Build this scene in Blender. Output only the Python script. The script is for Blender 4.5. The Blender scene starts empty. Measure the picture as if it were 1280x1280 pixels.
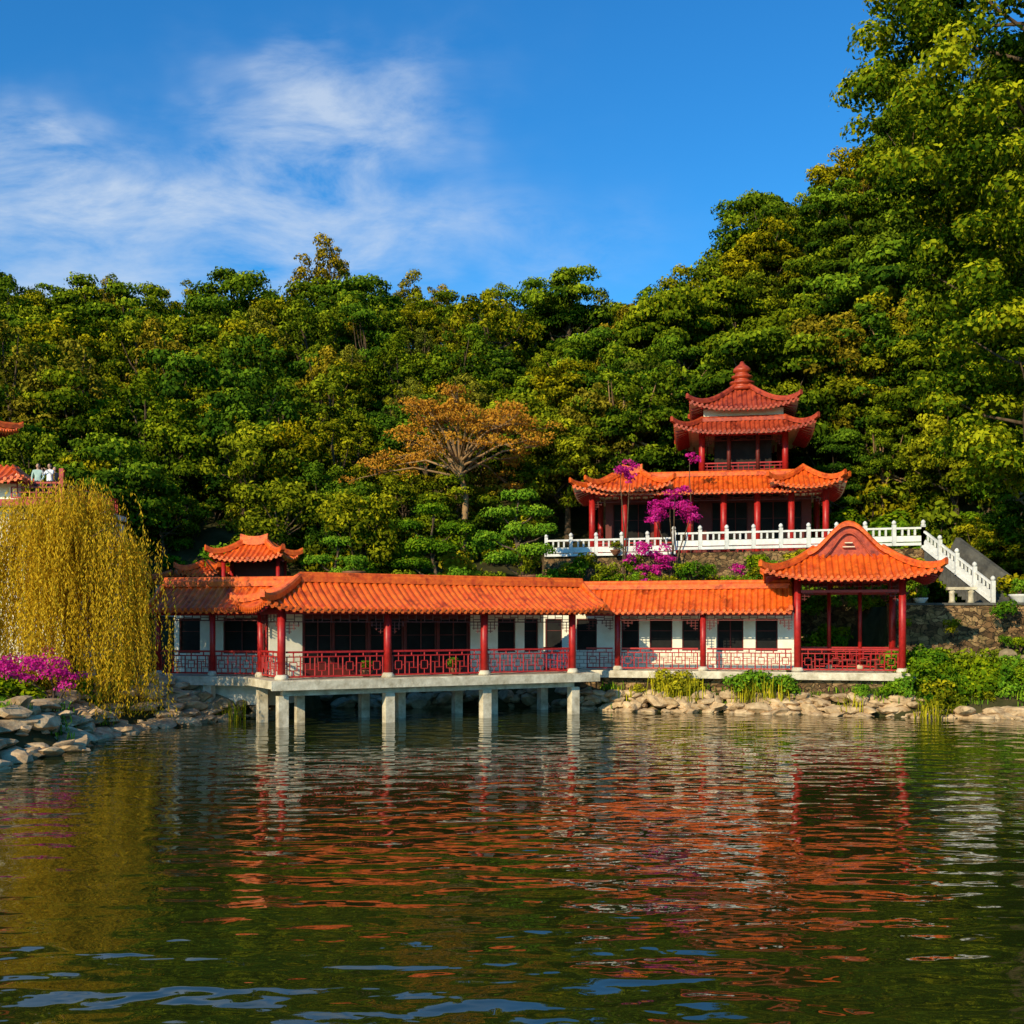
import bpy, math, numpy as np
from mathutils import Vector, Matrix
rng=np.random.default_rng(7)
R=math.radians
scene=bpy.context.scene
# ------------------------------------------------------------------ materials
def newmat(name):
    m=bpy.data.materials.new(name); m.use_nodes=True
    nt=m.node_tree; nt.nodes.clear()
    o=nt.nodes.new('ShaderNodeOutputMaterial'); return m,nt,o
def N(nt,t,**kw):
    n=nt.nodes.new(t)
    for k,v in kw.items():
        if k in n.inputs.keys(): n.inputs[k].default_value=v
        else: setattr(n,k,v)
    return n
def ramp(nt,stops,interp='LINEAR'):
    r=nt.nodes.new('ShaderNodeValToRGB'); r.color_ramp.interpolation=interp
    e=r.color_ramp.elements
    while len(e)<len(stops): e.new(0.5)
    for i,(p,c) in enumerate(stops):
        e[i].position=p; e[i].color=(*c,1)
    return r
def pmat(name,c1,c2,rough=0.6,scale=3.0,bump=0.0,bscale=20,spec=0.4,detail=5,stain=0,smap=(1,1,1)):
    m,nt,o=newmat(name); L=nt.links.new
    g=N(nt,'ShaderNodeNewGeometry'); mp=N(nt,'ShaderNodeMapping'); mp.inputs['Scale'].default_value=smap
    L(g.outputs['Position'],mp.inputs['Vector'])
    n=N(nt,'ShaderNodeTexNoise',Scale=scale,Detail=detail,Roughness=0.65); L(mp.outputs[0],n.inputs['Vector'])
    r=ramp(nt,[(0.32,c1),(0.68,c2)]); L(n.outputs['Fac'],r.inputs[0]); col=r.outputs[0]
    if stain:
        n3=N(nt,'ShaderNodeTexNoise',Scale=stain,Detail=8,Roughness=.7); L(g.outputs['Position'],n3.inputs['Vector'])
        r3=ramp(nt,[(0.34,(.4,.3,.3)),(0.47,(1,1,1)),(.66,(1,1.0,1)),(.8,(1.15,1.5,1.8))]); L(n3.outputs['Fac'],r3.inputs[0])
        mx=N(nt,'ShaderNodeMix',data_type='RGBA',blend_type='MULTIPLY'); mx.inputs[0].default_value=1; L(col,mx.inputs[6]); L(r3.outputs[0],mx.inputs[7]); col=mx.outputs[2]
    b=N(nt,'ShaderNodeBsdfPrincipled'); b.inputs['Roughness'].default_value=rough
    b.inputs['Specular IOR Level'].default_value=spec
    L(col,b.inputs['Base Color'])
    if bump>0:
        n2=N(nt,'ShaderNodeTexNoise',Scale=bscale,Detail=4); L(g.outputs['Position'],n2.inputs['Vector'])
        bp=N(nt,'ShaderNodeBump',Strength=bump,Distance=0.05); L(n2.outputs['Fac'],bp.inputs['Height']); L(bp.outputs[0],b.inputs['Normal'])
    L(b.outputs[0],o.inputs[0]); return m
M={}
M['tile']=pmat('glazed_orange_tile',(0.55,0.055,0.008),(0.9,0.175,0.016),0.42,2.6,0.15,25,0.4,8,stain=1.1)
M['tile_red']=pmat('weathered_red_tile',(0.2,0.02,0.01),(0.55,0.085,0.028),0.5,1.8,0.15,25,0.35,8,stain=.9)
M['ridge']=pmat('ridge_tile',(0.55,0.06,0.009),(0.9,0.18,0.016),0.4,4,0.2,30,0.4,stain=1.6)
M['ridge_red']=pmat('ridge_tile_red',(0.24,0.025,0.01),(0.55,0.08,0.024),0.4,4,0.2,30,0.4,stain=1.3)
M['red']=pmat('red_lacquer',(0.28,0.008,0.008),(0.48,0.018,0.014),0.42,5,0.05,30,0.4)
M['dkred']=pmat('dark_red_wood',(0.08,0.01,0.006),(0.15,0.016,0.01),0.6,5)
M['white']=pmat('white_plaster',(0.7,0.64,0.5),(0.88,0.83,0.7),0.8,1.2,0.1,15,0.2,8)
M['stonew']=pmat('white_balustrade_stone',(0.55,0.55,0.54),(0.82,0.82,0.8),0.6,2,0.1,15,0.3,8)
M['cream']=pmat('cream_soffit',(0.6,0.52,0.38),(0.75,0.68,0.5),0.8,3)
M['conc']=pmat('deck_concrete',(0.36,0.3,0.2),(0.78,0.7,0.54),0.85,2.2,0.3,12,0.2,9)
M['glass']=pmat('dark_window',(0.006,0.006,0.006),(0.014,0.014,0.013),0.6,2,0,1,0.12)
M['dark']=pmat('dark_interior',(0.012,0.009,0.007),(0.03,0.022,0.018),0.9,3)
M['rock']=pmat('lake_rock',(0.26,0.16,0.08),(0.72,0.52,0.3),0.9,1.7,0.6,6,0.1,9)
M['rockg']=pmat('grey_rock',(0.14,0.1,0.055),(0.46,0.36,0.22),0.9,1.9,0.6,6,0.1,9)
M['bark']=pmat('bark',(0.05,0.032,0.018),(0.16,0.11,0.07),0.9,3,0.4,10,0.1)
M['barkl']=pmat('pale_bark',(0.22,0.13,0.06),(0.42,0.26,0.13),0.9,3,0.4,10,0.1)
M['pot']=pmat('terracotta_pot',(0.15,0.06,0.03),(0.3,0.12,0.06),0.7,5)
M['skin']=pmat('skin',(0.5,0.28,0.18),(0.58,0.34,0.22),0.5,8)
M['hair']=pmat('black_hair',(0.008,0.006,0.005),(0.02,0.015,0.012),0.4,30)
M['shirtw']=pmat('white_shirt',(0.7,0.74,0.8),(0.82,0.84,0.88),0.8,6)
M['shirtd']=pmat('navy_shirt',(0.015,0.02,0.035),(0.03,0.035,0.06),0.8,6)
M['shirtg']=pmat('pale_green_shirt',(0.35,0.5,0.45),(0.45,0.6,0.55),0.8,6)
M['pants']=pmat('dark_trousers',(0.02,0.025,0.04),(0.04,0.045,0.06),0.8,6)
M['slab']=pmat('dark_stone_parapet',(0.05,0.05,0.05),(0.14,0.135,0.12),0.9,1.5,.4,8,.2,8)
def brickmat():
    m,nt,o=newmat('white_brick_wall'); L=nt.links.new
    g=N(nt,'ShaderNodeNewGeometry'); s=N(nt,'ShaderNodeSeparateXYZ'); L(g.outputs['Position'],s.inputs[0])
    c=N(nt,'ShaderNodeCombineXYZ'); L(s.outputs[0],c.inputs[0]); L(s.outputs[2],c.inputs[1])
    b=N(nt,'ShaderNodeTexBrick'); b.inputs['Color1'].default_value=(0.86,0.8,0.68,1); b.inputs['Color2'].default_value=(0.7,0.64,0.52,1)
    b.inputs['Mortar'].default_value=(0.35,0.25,0.16,1); b.inputs['Scale'].default_value=1; b.inputs['Brick Width'].default_value=0.42; b.inputs['Row Height'].default_value=0.2; b.inputs['Mortar Size'].default_value=0.018
    L(c.outputs[0],b.inputs['Vector'])
    p=N(nt,'ShaderNodeBsdfPrincipled',Roughness=0.85); L(b.outputs[0],p.inputs['Base Color']); L(p.outputs[0],o.inputs[0]); return m
M['brick']=brickmat()
def rubble():
    m,nt,o=newmat('rubble_stone'); L=nt.links.new
    g=N(nt,'ShaderNodeNewGeometry'); mp=N(nt,'ShaderNodeMapping'); mp.inputs['Scale'].default_value=(1,1,1.8)
    nd=N(nt,'ShaderNodeTexNoise',Scale=1.3,Detail=4); L(g.outputs['Position'],nd.inputs[0])
    va=N(nt,'ShaderNodeVectorMath',operation='MULTIPLY_ADD'); L(nd.outputs['Color'],va.inputs[0]); va.inputs[1].default_value=(.9,.9,.9); L(g.outputs['Position'],va.inputs[2]); L(va.outputs[0],mp.inputs[0])
    v=N(nt,'ShaderNodeTexVoronoi',Scale=2.6); L(mp.outputs[0],v.inputs['Vector'])
    v2=N(nt,'ShaderNodeTexVoronoi',Scale=2.6); v2.feature='DISTANCE_TO_EDGE'; L(mp.outputs[0],v2.inputs['Vector'])
    n=N(nt,'ShaderNodeTexNoise',Scale=2.5,Detail=9,Roughness=.7); L(g.outputs['Position'],n.inputs[0])
    s=N(nt,'ShaderNodeSeparateColor'); L(v.outputs['Color'],s.inputs[0])
    r=ramp(nt,[(0.1,(0.09,0.05,0.02)),(0.5,(0.22,0.13,0.06)),(0.9,(0.36,0.24,0.12))]); L(s.outputs[0],r.inputs[0])
    e=ramp(nt,[(0.0,(0.15,0.15,0.12)),(0.06,(1,1,1))]); L(v2.outputs['Distance'],e.inputs[0])
    mx=N(nt,'ShaderNodeMix',data_type='RGBA',blend_type='MULTIPLY'); mx.inputs[0].default_value=1; L(r.outputs[0],mx.inputs[6]); L(e.outputs[0],mx.inputs[7])
    nr=ramp(nt,[(.35,(.25,.3,.16)),(.6,(1.1,1.0,.9))]); L(n.outputs['Fac'],nr.inputs[0])
    mx2=N(nt,'ShaderNodeMix',data_type='RGBA',blend_type='MULTIPLY'); mx2.inputs[0].default_value=1; L(mx.outputs[2],mx2.inputs[6]); L(nr.outputs[0],mx2.inputs[7])
    p=N(nt,'ShaderNodeBsdfPrincipled',Roughness=0.9); L(mx2.outputs[2],p.inputs['Base Color'])
    bp=N(nt,'ShaderNodeBump',Strength=0.8,Distance=0.08); L(e.outputs[0],bp.inputs['Height']); L(bp.outputs[0],p.inputs['Normal'])
    L(p.outputs[0],o.inputs[0]); return m
M['rubble']=rubble()
def foliage(name,stops,transl=0.3,objvar=None):
    m,nt,o=newmat(name); L=nt.links.new
    a=N(nt,'ShaderNodeAttribute',attribute_name='tint')
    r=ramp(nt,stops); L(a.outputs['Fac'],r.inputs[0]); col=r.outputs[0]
    if objvar:
        oi=N(nt,'ShaderNodeObjectInfo'); r2=ramp(nt,objvar); L(oi.outputs['Random'],r2.inputs[0])
        mx=N(nt,'ShaderNodeMix',data_type='RGBA',blend_type='MULTIPLY'); mx.inputs[0].default_value=1; L(col,mx.inputs[6]); L(r2.outputs[0],mx.inputs[7]); col=mx.outputs[2]
    d=N(nt,'ShaderNodeBsdfDiffuse'); L(col,d.inputs['Color'])
    if transl<=0: L(d.outputs[0],o.inputs[0]); return m
    t=N(nt,'ShaderNodeBsdfTranslucent'); L(col,t.inputs[0])
    s=N(nt,'ShaderNodeMixShader'); s.inputs[0].default_value=transl; L(d.outputs[0],s.inputs[1]); L(t.outputs[0],s.inputs[2]); L(s.outputs[0],o.inputs[0]); return m
OV=[(0.0,(0.45,0.66,0.65)),(0.3,(0.8,1.0,0.8)),(0.6,(1.05,1.05,0.65)),(0.85,(1.3,1.1,0.5)),(1.0,(0.7,0.85,0.7))]
F={}
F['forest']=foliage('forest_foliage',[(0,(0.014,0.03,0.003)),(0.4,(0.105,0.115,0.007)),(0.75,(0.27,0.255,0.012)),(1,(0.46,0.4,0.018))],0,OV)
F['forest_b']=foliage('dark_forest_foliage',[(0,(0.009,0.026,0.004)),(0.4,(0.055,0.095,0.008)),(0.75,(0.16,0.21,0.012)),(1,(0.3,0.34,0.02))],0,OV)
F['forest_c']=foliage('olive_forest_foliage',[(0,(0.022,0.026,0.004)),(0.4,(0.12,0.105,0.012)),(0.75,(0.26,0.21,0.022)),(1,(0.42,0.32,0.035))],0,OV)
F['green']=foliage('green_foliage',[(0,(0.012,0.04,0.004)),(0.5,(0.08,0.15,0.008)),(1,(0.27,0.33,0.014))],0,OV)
F['big']=foliage('broadleaf_foliage',[(0,(0.012,0.035,0.003)),(0.5,(0.11,0.18,0.007)),(1,(0.48,0.48,0.014))],0.3)
F['willow']=foliage('golden_willow_leaves',[(0,(0.34,0.2,0.012)),(0.5,(0.65,0.42,0.02)),(1,(0.8,0.56,0.04))],0.35)
F['autumn']=foliage('autumn_leaves',[(0,(0.24,0.09,0.015)),(0.5,(0.55,0.24,0.025)),(1,(0.65,0.36,0.03))],0.2)
F['magenta']=foliage('bougainvillea_bracts',[(0,(0.3,0.01,0.13)),(0.5,(0.65,0.02,0.28)),(1,(0.8,0.07,0.42))],0.3)
F['yellowb']=foliage('yellow_green_leaves',[(0,(0.1,0.11,0.008)),(0.5,(0.32,0.29,0.012)),(1,(0.52,0.43,0.02))],0)
F['bright']=foliage('bright_green_leaves',[(0,(0.02,0.07,0.006)),(0.5,(0.11,0.23,0.012)),(1,(0.28,0.4,0.02))],0)
# ------------------------------------------------------------------ mesh helpers
def mesh_obj(name,verts,faces,mats,midx=None,smooth=False,parent=None):
    me=bpy.data.meshes.new(name); me.from_pydata([tuple(v) for v in verts],[],[tuple(f) for f in faces])
    for m in mats: me.materials.append(m)
    if midx is not None: me.polygons.foreach_set('material_index',np.asarray(midx,dtype=np.int32))
    if smooth: me.polygons.foreach_set('use_smooth',np.ones(len(me.polygons),dtype=bool))
    me.update(); ob=bpy.data.objects.new(name,me); scene.collection.objects.link(ob)
    if parent: ob.parent=parent; ob.matrix_parent_inverse=Matrix.Translation(-Vector(parent.location))
    return ob
def empty(name,loc=(0,0,0)):
    e=bpy.data.objects.new(name,None); e.location=loc; e.empty_display_size=0.5; scene.collection.objects.link(e); return e
def vec(*a): return np.array(a,dtype=float)
class Bld:
    def __init__(s,name): s.name=name; s.p={}
    def add(s,part,mat,V,Fc,smooth=False):
        d=s.p.setdefault((part,mat),[[],[],0,smooth]); o=d[2]
        d[0].extend([tuple(v) for v in V]); d[1].extend([tuple(i+o for i in f) for f in Fc]); d[2]+=len(V)
    def beam(s,part,mat,a,b,w,h):
        a=vec(*a); b=vec(*b); t=b-a; t/=np.linalg.norm(t)
        up=vec(0,0,1) if abs(t[2])<0.95 else vec(0,1,0)
        sd=np.cross(t,up); sd/=np.linalg.norm(sd); u=np.cross(sd,t)
        V=[]
        for q in (a,b):
            for i,j in ((-1,-1),(1,-1),(1,1),(-1,1)): V.append(q+sd*w/2*i+u*h/2*j)
        s.add(part,mat,V,[(0,1,2,3),(7,6,5,4),(0,4,5,1),(1,5,6,2),(2,6,7,3),(3,7,4,0)])
    def box(s,part,mat,c,size,rot=0):
        c=vec(*c); ux=vec(math.cos(rot),math.sin(rot),0)
        s.beam(part,mat,c-ux*size[0]/2,c+ux*size[0]/2,size[1],size[2])
    def lathe(s,part,mat,c,prof,n=16,smooth=True):
        V=[];Fc=[]
        for r,z in prof:
            for k in range(n):
                a=2*math.pi*k/n; V.append((c[0]+r*math.cos(a),c[1]+r*math.sin(a),c[2]+z))
        for i in range(len(prof)-1):
            for k in range(n):
                Fc.append((i*n+k,i*n+(k+1)%n,(i+1)*n+(k+1)%n,(i+1)*n+k))
        Fc.append(tuple(range((len(prof)-1)*n,len(prof)*n))); Fc.append(tuple(range(n))[::-1])
        s.add(part,mat,V,Fc,smooth)
    def col(s,part,mat,x,y,z0,z1,r):
        s.lathe(part,mat,(x,y,z0),[(r,0),(r,z1-z0)],14)
        s.lathe(part+'_base','conc',(x,y,z0),[(r*1.7,0),(r*1.75,0.1),(r*1.3,0.22)],14)
    def sweep(s,part,mat,pts,w,h):
        pts=[vec(*p) for p in pts]; V=[];Fc=[]; n=len(pts)
        for i,p in enumerate(pts):
            t=pts[min(i+1,n-1)]-pts[max(i-1,0)]; t[2]=0
            if np.linalg.norm(t)<1e-6: t=vec(1,0,0)
            t/=np.linalg.norm(t); sd=vec(t[1],-t[0],0)
            for a,b in ((-.5,-.3),(-.5,.6),(-.28,1),(.28,1),(.5,.6),(.5,-.3)): V.append(p+sd*w*a+vec(0,0,h*b))
        for i in range(n-1):
            for k in range(6): Fc.append((i*6+k,i*6+(k+1)%6,(i+1)*6+(k+1)%6,(i+1)*6+k))
        Fc.append(tuple(range(6))[::-1]); Fc.append(tuple(range((n-1)*6,n*6))); s.add(part,mat,V,Fc)
    def finish(s,loc=(0,0,0)):
        e=empty(s.name,loc)
        for (part,mat),d in s.p.items():
            mesh_obj(part,d[0],d[1],[M[mat]],smooth=d[3],parent=e)
        return e
def tube(pts,rad,n=7):
    V=[];Fc=[]; pts=[vec(*p) for p in pts]
    for i,p in enumerate(pts):
        t=pts[min(i+1,len(pts)-1)]-pts[max(i-1,0)]; t/=np.linalg.norm(t)+1e-9
        a=np.cross(t,vec(0.3,0.9,0.1)); a/=np.linalg.norm(a)+1e-9; b=np.cross(t,a)
        for k in range(n):
            q=2*math.pi*k/n; V.append(p+(a*math.cos(q)+b*math.sin(q))*rad[i])
    for i in range(len(pts)-1):
        for k in range(n): Fc.append((i*n+k,i*n+(k+1)%n,(i+1)*n+(k+1)%n,(i+1)*n+k))
    return V,Fc
# ------------------------------------------------------------------ roofs
PITCH=0.3
def panel(B,e0,e1,inw,run,ze,zr,hl,hr,lift=0,RR=2.5,conc=0.35,mat='tile',under='dkred',caps=True):
    e0=vec(*e0,0);e1=vec(*e1,0);inw=vec(*inw,0); L=np.linalg.norm(e1-e0); d=(e1-e0)/L
    nt_=max(2,int(round(L/PITCH))); per=L/nt_; ns=nt_*6; nv=9
    def lf(s_,v): return lift*(max(0,1-s_/RR)**2.2+max(0,1-(L-s_)/RR)**2.2)*(1-v)**1.5
    def pos(s_,v,off=0):
        z=ze+(zr-ze)*((1-conc)*v+conc*v*v)+lf(s_,v)+off
        q=e0+d*s_+inw*run*v; q[2]=z; return q
    V=[];Fc=[];jr=[rng.normal(0,.014) for _ in range(nt_+1)]
    for i in range(ns+1):
        s_=L*i/ns; vm=1.0
        if hl>0: vm=min(vm,s_/hl)
        if hr>0: vm=min(vm,(L-s_)/hr)
        ph=(s_/per)%1.0; c=math.cos(2*math.pi*ph)
        bmp=-0.085*max(0,c+0.25)+jr[min(nt_,int(s_/per))]
        for j in range(nv+1):
            V.append(pos(s_,vm*j/nv,bmp)); 
        V.append(pos(s_,0,-0.16)); 
    w=nv+2
    for i in range(ns):
        for j in range(nv): Fc.append((i*w+j,(i+1)*w+j,(i+1)*w+j+1,i*w+j+1))
        Fc.append((i*w+nv+1,(i+1)*w+nv+1,(i+1)*w,i*w))
    B.add('roof_tiles',mat,V,Fc)
    V=[];Fc=[];k=12
    for i in range(k+1):
        s_=L*i/k; vm=1.0
        if hl>0: vm=min(vm,s_/hl)
        if hr>0: vm=min(vm,(L-s_)/hr)
        for j in range(4): V.append(pos(s_,vm*j/3,-0.185))
    for i in range(k):
        for j in range(3): Fc.append((i*4+j,i*4+j+1,(i+1)*4+j+1,(i+1)*4+j))
    B.add('soffit',under,V,Fc)
    if caps:
        for i in range(nt_):
            s_=per*(i+0.5); p=pos(s_,0,-0.03)-inw*0.03
            V=[p-inw*0.02];n=8
            for q in range(n):
                a=2*math.pi*q/n; V.append(p-inw*0.02+d*0.085*math.cos(a)+vec(0,0,0.085*math.sin(a)))
            for q in range(n):
                a=2*math.pi*q/n; V.append(p+inw*0.06+d*0.085*math.cos(a)+vec(0,0,0.085*math.sin(a)))
            Fc=[(0,1+q,1+(q+1)%n) for q in range(n)]+[(1+q,1+n+q,1+n+(q+1)%n,1+(q+1)%n) for q in range(n)]
            B.add('tile_ends','ridge' if mat=='tile' else 'ridge_red',V,Fc)
        for i in range(nt_+1):
            s_=min(max(per*i,0.05),L-0.05); p=pos(s_,0,-0.1)-inw*0.012
            B.add('drip_tiles','ridge' if mat=='tile' else 'ridge_red',[p-d*0.11,p+d*0.11,p+d*0.05-vec(0,0,.13),p-d*0.05-vec(0,0,.13)],[(0,1,2,3)])
        nr=int(L/0.45)
        for i in range(nr):
            s_=(i+0.5)*L/nr; a=pos(s_,0.0,-0.235)+inw*0.08; b=pos(s_,min(0.5,0.9*min(1,s_/hl if hl else 1,(L-s_)/hr if hr else 1)),-0.235)
            if np.linalg.norm(b-a)>0.15: B.beam('rafters','red',a,b,0.08,0.08)
def hipline(B,c,dirn,run,ze,zr,lift,RR,conc,mat,w=0.24,h=0.24,ext=0.25):
    pts=[]
    for j in range(9):
        v=j/8; z=ze+(zr-ze)*((1-conc)*v+conc*v*v)+lift*max(0,1-run*v/RR)**2.2*(1-v)**1.5+0.06
        pts.append((c[0]+dirn[0]*run*v,c[1]+dirn[1]*run*v,z))
    p0=vec(*pts[0]);t=p0-vec(*pts[1]); t[2]=0; t/=np.linalg.norm(t)
    pts.insert(0,tuple(p0+t*ext+vec(0,0,ext*0.5)))
    B.sweep('hip_ridges',mat,pts,w,h)
def rect_roof(B,cx,cy,L,W,rot,ze,zr,run,lift=0.4,RR=2.5,conc=0.35,mat='tile',under='dkred',topridge=True):
    u=vec(math.cos(rot),math.sin(rot)); n=vec(-math.sin(rot),math.cos(rot)); c=vec(cx,cy)
    FL=c-u*L/2-n*W/2;FR=c+u*L/2-n*W/2;BR=c+u*L/2+n*W/2;BL=c-u*L/2+n*W/2
    for a,b,i in ((FL,FR,n),(FR,BR,-u),(BR,BL,-n),(BL,FL,u)):
        panel(B,a,b,i,run,ze,zr,run,run,lift,RR,conc,mat,under)
    rm='ridge' if mat=='tile' else 'ridge_red'
    for a,dn in ((FL,u+n),(FR,n-u),(BR,-u-n),(BL,u-n)): hipline(B,a,dn,run,ze,zr,lift,RR,conc,rm)
    if topridge:
        if L/2-run>0.3:
            a=c-u*(L/2-run);b=c+u*(L/2-run)
            if W/2-run<0.05:
                B.sweep('top_ridge',rm,[(*(a-u*.15),zr+.15),(*(a+u*.3),zr+.02),(*c,zr+0.0),(*(b-u*.3),zr+.02),(*(b+u*.15),zr+.15)],0.3,0.38)
        if W/2-run>0.05:
            q=[c-u*(L/2-run)-n*(W/2-run),c+u*(L/2-run)-n*(W/2-run),c+u*(L/2-run)+n*(W/2-run),c-u*(L/2-run)+n*(W/2-run)]
            for k in range(4): B.sweep('top_ridge',rm,[(*q[k],zr),(*q[(k+1)%4],zr)],0.24,0.25)
    return u,n
def gable_roof(B,p0,p1,ze,zr,over,depth,hipL=False,hipR=False,mat='tile',lift=0.25):
    p0=vec(*p0);p1=vec(*p1);L=np.linalg.norm(p1-p0);u=(p1-p0)/L;n=vec(-u[1],u[0])
    run=over+depth/2
    F0=p0-n*over;F1=p1-n*over;B0=p0+n*(depth+over);B1=p1+n*(depth+over)
    hl=run if hipL else 0;hr=run if hipR else 0
    panel(B,F0,F1,n,run,ze,zr,hl,hr,lift if (hipL or hipR) else 0,2.0,0.3,mat)
    panel(B,B1,B0,-n,run,ze,zr,hr,hl,0,2.0,0.3,mat,caps=False)
    if hipL:
        panel(B,B0,F0,u,run,ze,zr,run,run,lift,2.0,0.3,mat)
        for c,dn in ((F0,u+n),(B0,u-n)): hipline(B,c,dn,run,ze,zr,lift,2.0,0.3,'ridge')
    if hipR:
        panel(B,F1,B1,-u,run,ze,zr,run,run,lift,2.0,0.3,mat)
        for c,dn in ((F1,n-u),(B1,-u-n)): hipline(B,c,dn,run,ze,zr,lift,2.0,0.3,'ridge')
    a=p0+n*depth/2+u*hl;b=p1+n*depth/2-u*hr
    B.sweep('ridge','ridge',[(*a,zr-.02),(*((a+b)/2),zr-.04),(*b,zr-.02)],0.34,0.26)
    B.sweep('ridge_cap','ridge',[(*a,zr+.2),(*b,zr+.2)],0.18,0.13)
    for hip,ends in ((hipL,(F0,B0)),(hipR,(F1,B1))):
        if hip: continue
        for t in ends:
            pts=[]
            for j in range(6):
                v=j/5; q=t+(n if t is ends[0] else -n)*run*v; pts.append((*q,ze+(zr-ze)*(0.7*v+.3*v*v)+.03))
            B.sweep('verge',"ridge",pts,0.22,0.2)
def railing(B,p0,p1,z,h=1.1,mat='red',dense=True):
    p0=vec(*p0,0);p1=vec(*p1,0);L=np.linalg.norm(p1-p0);u=(p1-p0)/L
    P=lambda s_,zz:p0+u*s_+vec(0,0,z+zz)
    B.beam('railing',mat,P(0,h),P(L,h),0.11,0.08)
    B.beam('railing',mat,P(0,h-.2),P(L,h-.2),0.06,0.05)
    B.beam('railing',mat,P(0,0.12),P(L,0.12),0.07,0.07)
    n=max(1,int(round(L/0.62)));w=L/n;t=.035
    zb=.155;zt=h-.225;H=zt-zb
    for i in range(n+1):
        B.beam('railing',mat,P(min(max(i*w,.03),L-.03),zb),P(min(max(i*w,.03),L-.03),zt),.05,.05)
    for i in range(n):
        a=i*w
        B.beam('railing',mat,P(a+w*.5,h-.175),P(a+w*.5,h-.04),.05,.05)
        if not dense:
            B.beam('railing',mat,P(a+w*.5,zb),P(a+w*.5,zt),t,t); B.beam('railing',mat,P(a+.03,zb+H/2),P(a+w-.03,zb+H/2),t*.9,t); continue
        if i%2==0:
            x0,x1,y0,y1=a+w*.25,a+w*.75,zb+H*.27,zb+H*.73
            B.beam('railing',mat,P(x0,y0),P(x1,y0),t,t);B.beam('railing',mat,P(x0,y1),P(x1,y1),t,t)
            B.beam('railing',mat,P(x0,y0+.02),P(x0,y1-.02),t,t);B.beam('railing',mat,P(x1,y0+.02),P(x1,y1-.02),t,t)
            B.beam('railing',mat,P(a+.03,zb+H*.5),P(x0-.02,zb+H*.5),t,t);B.beam('railing',mat,P(x1+.02,zb+H*.5),P(a+w-.03,zb+H*.5),t,t)
            B.beam('railing',mat,P(a+w*.5,y1+.02),P(a+w*.5,zt),t,t);B.beam('railing',mat,P(a+w*.5,zb),P(a+w*.5,y0-.02),t,t)
        else:
            B.beam('railing',mat,P(a+w*.33,zb),P(a+w*.33,zb+H*.64),t,t);B.beam('railing',mat,P(a+w*.67,zb+H*.36),P(a+w*.67,zt),t,t)
            B.beam('railing',mat,P(a+.03,zb+H*.66),P(a+w*.6,zb+H*.66),t,t);B.beam('railing',mat,P(a+w*.4,zb+H*.34),P(a+w-.03,zb+H*.34),t,t)
def frieze(B,p0,p1,zt,mat='dkred',h=.42):
    p0=vec(*p0,0);p1=vec(*p1,0);L=np.linalg.norm(p1-p0);u=(p1-p0)/L
    P=lambda s_,z:p0+u*s_+vec(0,0,z)
    B.beam('lintel','red',P(0,zt-.1),P(L,zt-.1),.16,.2)
    B.beam('hanging_frieze',mat,P(0,zt-.2-h),P(L,zt-.2-h),.05,.045)
    n=max(2,int(L/.4))
    for i in range(n+1):
        s_=min(max(L*i/n,.04),L-.04)
        B.beam('hanging_frieze',mat,P(s_,zt-.2),P(s_,zt-.2-h+.02),.035,.035)
        if i<n: B.beam('hanging_frieze',mat,P(L*i/n+.02,zt-.2-h*(.35 if i%2 else .65)),P(L*(i+1)/n-.02,zt-.2-h*(.35 if i%2 else .65)),.03,.03)
    for sg,s0 in ((1,0),(-1,L)):
        for k in range(3):
            q=.18+.2*k; B.beam('corner_brackets',mat,P(s0+sg*q,zt-.2-h),P(s0+sg*q,zt-.2-h-(.5-.15*k)),.035,.035)
            B.beam('corner_brackets',mat,P(s0+sg*.05,zt-.2-h-.14*(k+1)),P(s0+sg*(.62-.17*k),zt-.2-h-.14*(k+1)),.03,.03)
def wall(B,p0,p1,z0,z1,wins,mat='white',low='brick',th=.22,sill=0.95):
    p0=vec(*p0,0);p1=vec(*p1,0);L=np.linalg.norm(p1-p0);u=(p1-p0)/L;n=vec(-u[1],u[0],0)
    def seg(part,m,a,b,za,zb,t=th,off=0):
        if b-a<.01:return
        B.beam(part,m,p0+u*a+n*off+vec(0,0,(za+zb)/2),p0+u*b+n*off+vec(0,0,(za+zb)/2),t,zb-za)
    seg('low_wall',low,0,L,z0,z0+sill,th+.006)
    seg('wall_head',mat,0,L,z1-.3,z1)
    x=0
    for (a,b) in wins:
        seg('wall_piers',mat,x,a,z0+sill,z1-.3); x=b
        seg('window_panes','glass',a,b,z0+sill,z1-.3,.04,.03)
        fz=[z0+sill+.03,z1-.33]
        for q in fz: seg('window_frames','dkred',a,b,q-.03,q+.03,.08,-.02)
        k=max(1,int(round((b-a)/.8)))
        for i in range(k+1):
            s_=a+.03+(b-a-.06)*i/k
            B.beam('window_frames','dkred',p0+u*s_-n*.02+vec(0,0,z0+sill+.06),p0+u*s_-n*.02+vec(0,0,z1-.36),.05,.07)
        zc=z0+sill+(z1-.3-z0-sill)*.62
        for i in range(k): 
            sa=a+.08+(b-a-.06)*i/k; sb=a-.02+(b-a-.06)*(i+1)/k
            B.beam('window_frames','dkred',p0+u*sa-n*.0+vec(0,0,zc),p0+u*sb-n*.0+vec(0,0,zc),.03,.03)
    seg('wall_piers',mat,x,L,z0+sill,z1-.3)
DZ=1.94
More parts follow.
